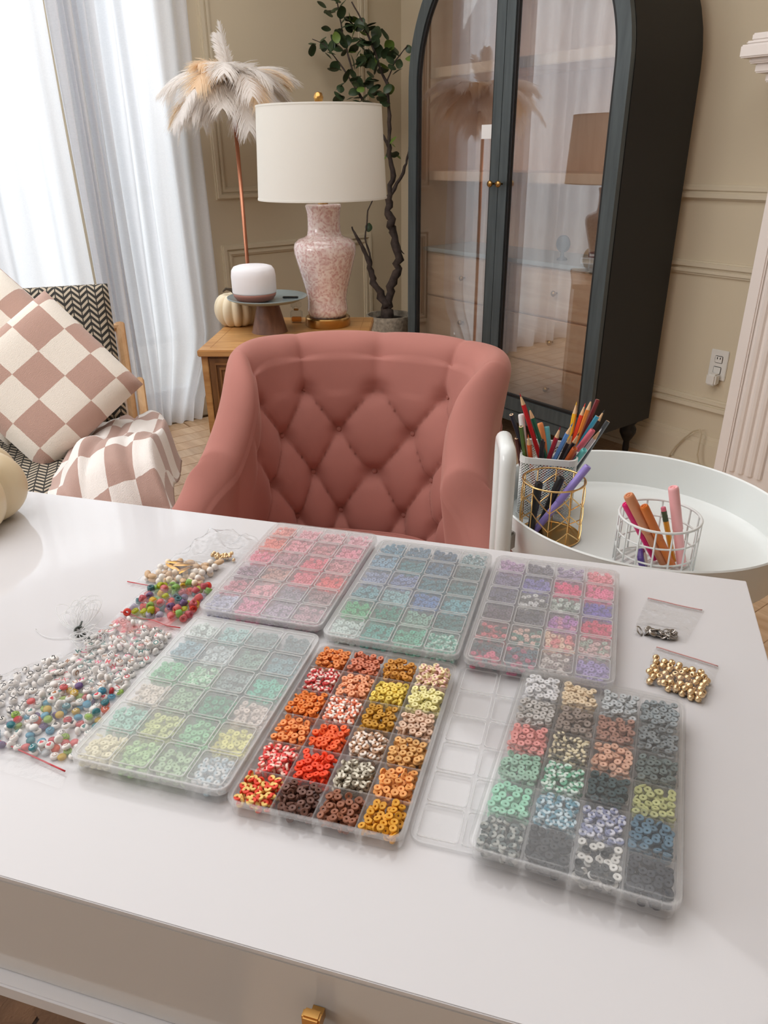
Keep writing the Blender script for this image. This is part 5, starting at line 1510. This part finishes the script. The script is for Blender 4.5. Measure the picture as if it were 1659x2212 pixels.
# pencils and pens
def pencil(name, label, tip, base, col, r=.0036, kind='tip', lead=None, cat='pencil'):
    T_ = Vector(tip); B_0 = Vector(base); d = (T_ - B_0).normalized(); Ln = (T_ - B_0).length
    q_ = Vector((0, 0, 1)).rotation_difference(d)
    t = thing(name, label, cat, B_0, rot=q_.to_euler(), group='pens and pencils on the cart'); c = lin(col)
    def part(nm, mb, cc, mat=M_oc, sm=False):
        o = mb.build(nm, mat, t, auto=sm); o.color = cc; return o
    WOOD = lin((222, 184, 140))
    if kind == 'tip':
        part('body', MB().lathe([(0, 0), (r, 0), (r, Ln - .020), (r * .96, Ln - .0195)], 6), c)
        part('wood_cone', MB().lathe([(r * .95, Ln - .0197), (r * .32, Ln - .006)], 10, caps=False), WOOD)
        part('lead_tip', MB().lathe([(r * .32, Ln - .006), (r * .05, Ln), (0, Ln)], 8), lin(lead) if lead else c)
    elif kind == 'blunt':
        part('body', MB().lathe([(0, 0), (r, 0), (r, Ln)], 6), c)
        part('end_core', MB().lathe([(r * .82, Ln), (r * .5, Ln + .0004), (r * .5, Ln + .0002), (0, Ln + .0002)], 12), WOOD)
        part('lead_core', MB().lathe([(r * .42, Ln + .0003), (r * .42, Ln + .0008)], 8), lin((40, 36, 34)))
    elif kind == 'marker':
        part('barrel', MB().lathe([(0, 0), (r * .9, 0), (r * .9, Ln * .45), (r * .86, Ln * .46)], 18), c, sm=True)
        part('cap', MB().lathe([(r * .92, Ln * .46), (r, Ln * .465), (r, Ln - .004), (r * .93, Ln - .001), (r * .8, Ln), (r * .55, Ln - .0003), (r * .5, Ln - .0014), (r * .3, Ln - .0014), (r * .26, Ln - .0004), (0, Ln - .0004)], 18), c, sm=True)
    elif kind == 'eraser':
        part('body', MB().lathe([(0, 0), (r, 0), (r, Ln - .020)], 6), c)
        part('ferrule', MB().lathe([(r * 1.02, Ln - .021), (r * 1.05, Ln - .018), (r * .98, Ln - .016), (r * 1.05, Ln - .014), (r * .98, Ln - .011), (r * 1.05, Ln - .008), (r, Ln - .006)], 14), lin((70, 96, 70)))
        part('eraser', MB().lathe([(r * .95, Ln - .006), (r * .95, Ln - .0015), (r * .8, Ln), (0, Ln + .0003)], 14), lin((214, 120, 140)), sm=True)
    elif kind == 'clip':
        part('barrel', MB().lathe([(0, 0), (r, .004), (r, Ln - .012), (r * .6, Ln - .002), (0, Ln)], 14), c, sm=True)
        part('pocket_clip', MB().bbox(r * .9, -.0015, Ln - .045, r + .0018, .0015, Ln - .008, .0004), lin((40, 42, 46)))
    return t
PEN = [
 ('colored_pencil', 'navy pencil end leaning out at the left of the mesh cup', (0.8213, 0.7479, 0.8308), (0.9003, 0.7408, 0.664), (40, 46, 60), 'blunt', None),
 ('marker_pen', 'white pen end standing at the left back of the mesh cup', (0.8559, 0.7592, 0.8213), (0.8575, 0.7221, 0.664), (228, 224, 222), 'marker', None),
 ('colored_pencil', 'long red pencil, tallest at the left of the mesh cup', (0.8448, 0.7551, 0.8586), (0.9018, 0.7114, 0.664), (200, 30, 40), 'tip', (170, 20, 30)),
 ('colored_pencil', 'emerald green pencil beside the tall red one', (0.8724, 0.7591, 0.8302), (0.9129, 0.7060, 0.664), (20, 110, 90), 'tip', (20, 110, 80)),
 ('colored_pencil', 'olive green pencil with a pale blunt end in the mesh cup', (0.8265, 0.7313, 0.8150), (0.8767, 0.7400, 0.664), (84, 112, 56), 'blunt', None),
 ('colored_pencil', 'short dark brown pencil at the left edge of the mesh cup', (0.8374, 0.7482, 0.7885), (0.8710, 0.7437, 0.664), (84, 50, 44), 'blunt', None),
 ('colored_pencil', 'short orange pencil in the left front of the mesh cup', (0.8319, 0.7209, 0.8039), (0.8858, 0.7400, 0.664), (232, 96, 40), 'tip', (230, 90, 40)),
 ('ballpoint_pen', 'black pen with a clip in the front of the mesh cup', (0.8539, 0.7103, 0.7946), (0.8916, 0.7400, 0.664), (34, 38, 46), 'clip', None),
 ('marker_pen', 'slim orange marker in the back of the mesh cup', (0.8961, 0.7536, 0.7995), (0.9002, 0.7000, 0.664), (236, 144, 86), 'marker', None),
 ('marker_pen', 'teal marker cap in the back of the mesh cup', (0.9049, 0.7468, 0.7934), (0.8867, 0.6990, 0.664), (100, 178, 188), 'marker', None),
 ('colored_pencil', 'crimson pencil leaning right in the middle of the mesh cup', (0.8745, 0.6945, 0.8142), (0.8773, 0.7400, 0.664), (160, 30, 50), 'tip', (150, 20, 40)),
 ('colored_pencil', 'bright blue pencil in the middle of the mesh cup', (0.8890, 0.6834, 0.8196), (0.8755, 0.7392, 0.664), (96, 146, 210), 'tip', (50, 110, 190)),
 ('colored_pencil', 'left black pencil of the pair behind the blue pencil', (0.8949, 0.6852, 0.8022), (0.8899, 0.7339, 0.664), (46, 34, 38), 'tip', (80, 50, 40)),
 ('colored_pencil', 'right black pencil of the pair with a black point', (0.9065, 0.6826, 0.8010), (0.8925, 0.7302, 0.664), (40, 34, 44), 'tip', (20, 20, 24)),
 ('colored_pencil', 'yellow pencil pointing straight up in the mesh cup', (0.9322, 0.7133, 0.8378), (0.8920, 0.7005, 0.664), (236, 180, 40), 'tip', (220, 170, 30)),
 ('colored_pencil', 'red orange pencil right of the yellow pencil', (0.9390, 0.7018, 0.8364), (0.8942, 0.7118, 0.664), (234, 70, 40), 'tip', (220, 60, 40)),
 ('colored_pencil', 'tall orange brown pencil with a dark lead point', (0.9341, 0.6866, 0.8495), (0.9058, 0.7153, 0.664), (214, 126, 50), 'tip', (60, 64, 70)),
 ('colored_pencil', 'maroon pencil with flat end at the right back', (0.9625, 0.6963, 0.8387), (0.8855, 0.7061, 0.664), (110, 36, 42), 'blunt', None),
 ('colored_pencil', 'teal blue pencil with flat end at the right', (0.9433, 0.6796, 0.8196), (0.8802, 0.7280, 0.664), (50, 142, 172), 'blunt', None),
 ('colored_pencil', 'dark brown pencil with pale wood point at the right', (0.9683, 0.6856, 0.8236), (0.8739, 0.7095, 0.664), (60, 46, 44), 'tip', (40, 40, 40)),
 ('colored_pencil', 'grey pencil with flat end, rightmost in the mesh cup', (0.9657, 0.6750, 0.8080), (0.9030, 0.7184, 0.664), (84, 92, 96), 'blunt', None),
 ('colored_pencil', 'white pencil with wood point at the right', (0.9418, 0.6682, 0.8028), (0.9003, 0.7285, 0.664), (228, 226, 230), 'tip', (236, 240, 244)),
 ('marker_pen', 'dusty pink marker left of the white pencil', (0.9272, 0.6731, 0.8026), (0.8910, 0.7386, 0.664), (204, 96, 112), 'marker', None),
 ('marker_pen', 'rust brown marker low at the right front of the mesh cup', (0.8884, 0.6738, 0.7812), (0.9012, 0.7395, 0.664), (180, 88, 42), 'marker', None),
 ('marker_pen', 'aqua marker low at the right front of the mesh cup', (0.9004, 0.6646, 0.7788), (0.9070, 0.7403, 0.664), (100, 186, 184), 'marker', None)]
for nm, lb, tp, bs, c, kd, ld in PEN:
    r_ = .0048 if kd == 'marker' else .0036
    pencil(nm, lb, tp, bs, c, r_, kd, ld, 'pencil' if 'pencil' in nm else 'pen')
# gold wire cup
gc = thing('gold_wire_cup', 'gold geometric wire cup holding a purple marker, front left of the cart', 'cup', (.822, .655, ZF))
def circ(r_, z, n=48): return [(r_ * math.cos(2 * PI * k / n), r_ * math.sin(2 * PI * k / n), z) for k in range(n)]
GR, GH = .046, .093
MB().tube(circ(GR, GH), .0014, 8, closed=True).build('rim', M_goldp, gc, smooth=True)
m = MB().tube(circ(GR, .002), .0014, 8, closed=True); m.lathe([(GR - .001, .001), (GR - .001, .002), (0, .002)], 32); m.build('base', M_goldp, gc)
NG = 10
for k in range(NG):
    a = 2 * PI * k / NG
    MB().tube([(GR * math.cos(a), GR * math.sin(a), .002), (GR * math.cos(a), GR * math.sin(a), GH)], .0010, 6).build('upright_wire', M_goldp, gc, smooth=True)
for row, (zl, zh) in enumerate(((.058, .084), (.028, .054), (.004, .026))):
    pts = [(GR * 1.015 * math.cos(2 * PI * (k / 40)), GR * 1.015 * math.sin(2 * PI * (k / 40)), zl + (zh - zl) * (1 - abs(((k / 4 * 1) % 2) - 1))) for k in range(40)]
    MB().tube(pts, .0009, 6, closed=True).build('zigzag_wire', M_goldp, gc)
pencil('marker_pen', 'light purple marker leaning out of the gold wire cup', (0.8603, 0.6256, 0.7746), (0.8070, 0.6719, 0.6640), (152, 134, 206), .0058, 'marker', None, 'pen')
pencil('marker_pen', 'black marker standing at the left in the gold cup', (0.8098, 0.6729, 0.7465), (0.8000, 0.6737, 0.6640), (24, 24, 26), .0062, 'marker', None, 'pen')
pencil('marker_pen', 'black marker leaning in the middle of the gold cup', (0.8392, 0.6557, 0.7524), (0.8214, 0.6754, 0.6640), (26, 26, 28), .0062, 'marker', None, 'pen')
# white wire cup
WC = Vector((.862, .500, ZF)); wc = thing('white_wire_cup', 'round white wire grid cup with a few markers in the middle of the cart', 'cup', WC)
WR, WH = .054, .080
MB().tube(circ(WR, WH), .0019, 8, closed=True).build('rim', M_wire, wc, smooth=True)
for z in (.055, .030, .003): MB().tube(circ(WR - .0012, z), .0013, 6, closed=True).build('hoop', M_wire, wc, smooth=True)
for k in range(16):
    a = 2 * PI * (k + .3) / 16; MB().tube([(WR * math.cos(a), WR * math.sin(a), .002), (WR * math.cos(a), WR * math.sin(a), WH)], .0013, 6).build('upright_wire', M_wire, wc, smooth=True)
m = MB()
for k in range(-4, 5):
    y = k * .011; x = math.sqrt(WR ** 2 - y * y); m.tube([(-x, y, .002), (x, y, .002)], .001, 5)
m.build('base_grid', M_wire, wc)
pencil('marker_pen', 'tan brown marker leaning left in the white wire cup', (0.8238, 0.5293, 0.7724), (0.8747, 0.4903, 0.6660), (206, 138, 98), .0072, 'marker', None, 'pen')
pencil('marker_pen', 'orange brown marker in the front of the white wire cup', (0.8333, 0.5094, 0.7603), (0.8766, 0.4783, 0.6660), (206, 112, 42), .0060, 'marker', None, 'pen')
pencil('colored_pencil', 'yellow pencil with a pink eraser in the white wire cup', (0.8825, 0.5095, 0.7437), (0.8876, 0.4829, 0.6660), (224, 166, 40), .0038, 'eraser', None, 'pencil')
pencil('marker_pen', 'pale pink marker standing tallest in the white wire cup', (0.8727, 0.4941, 0.7825), (0.8897, 0.4713, 0.6660), (244, 182, 184), .0072, 'marker', None, 'pen')
pencil('marker_pen', 'magenta marker at the left of the white wire cup', (0.8310, 0.5363, 0.7548), (0.8753, 0.5045, 0.6660), (216, 30, 110), .0056, 'marker', None, 'pen')
t = thing('correction_tape', 'purple and white correction tape roller at the bottom of the white cup', 'tape', (.842, .498, ZF + .0035), rot=(math.radians(70), 0, math.radians(30)))
MB().lathe([(0, -.004), (.014, -.004), (.015, -.002), (.015, .002), (.014, .004), (0, .004)], 24, (0, .016, 0)).build('tape_body', pmat('purple_plastic', (86, 62, 136), .3), t)
MB().lathe([(0, .0041), (.009, .0041), (.009, .0055), (0, .0055)], 20, (0, .016, 0)).build('tape_wheel', M_plasticw, t)
tag(MB().lathe([(0, 0), (.006, 0), (.007, .003), (.004, .005), (0, .006)], 14, M=align((1.117, .5, .705), (-1, .2, 0))).build('teal_knob', pmat('teal_plastic', (60, 130, 124), .4), smooth=True), 'tiny teal dot on the right inner wall of the cart tray', 'knob')
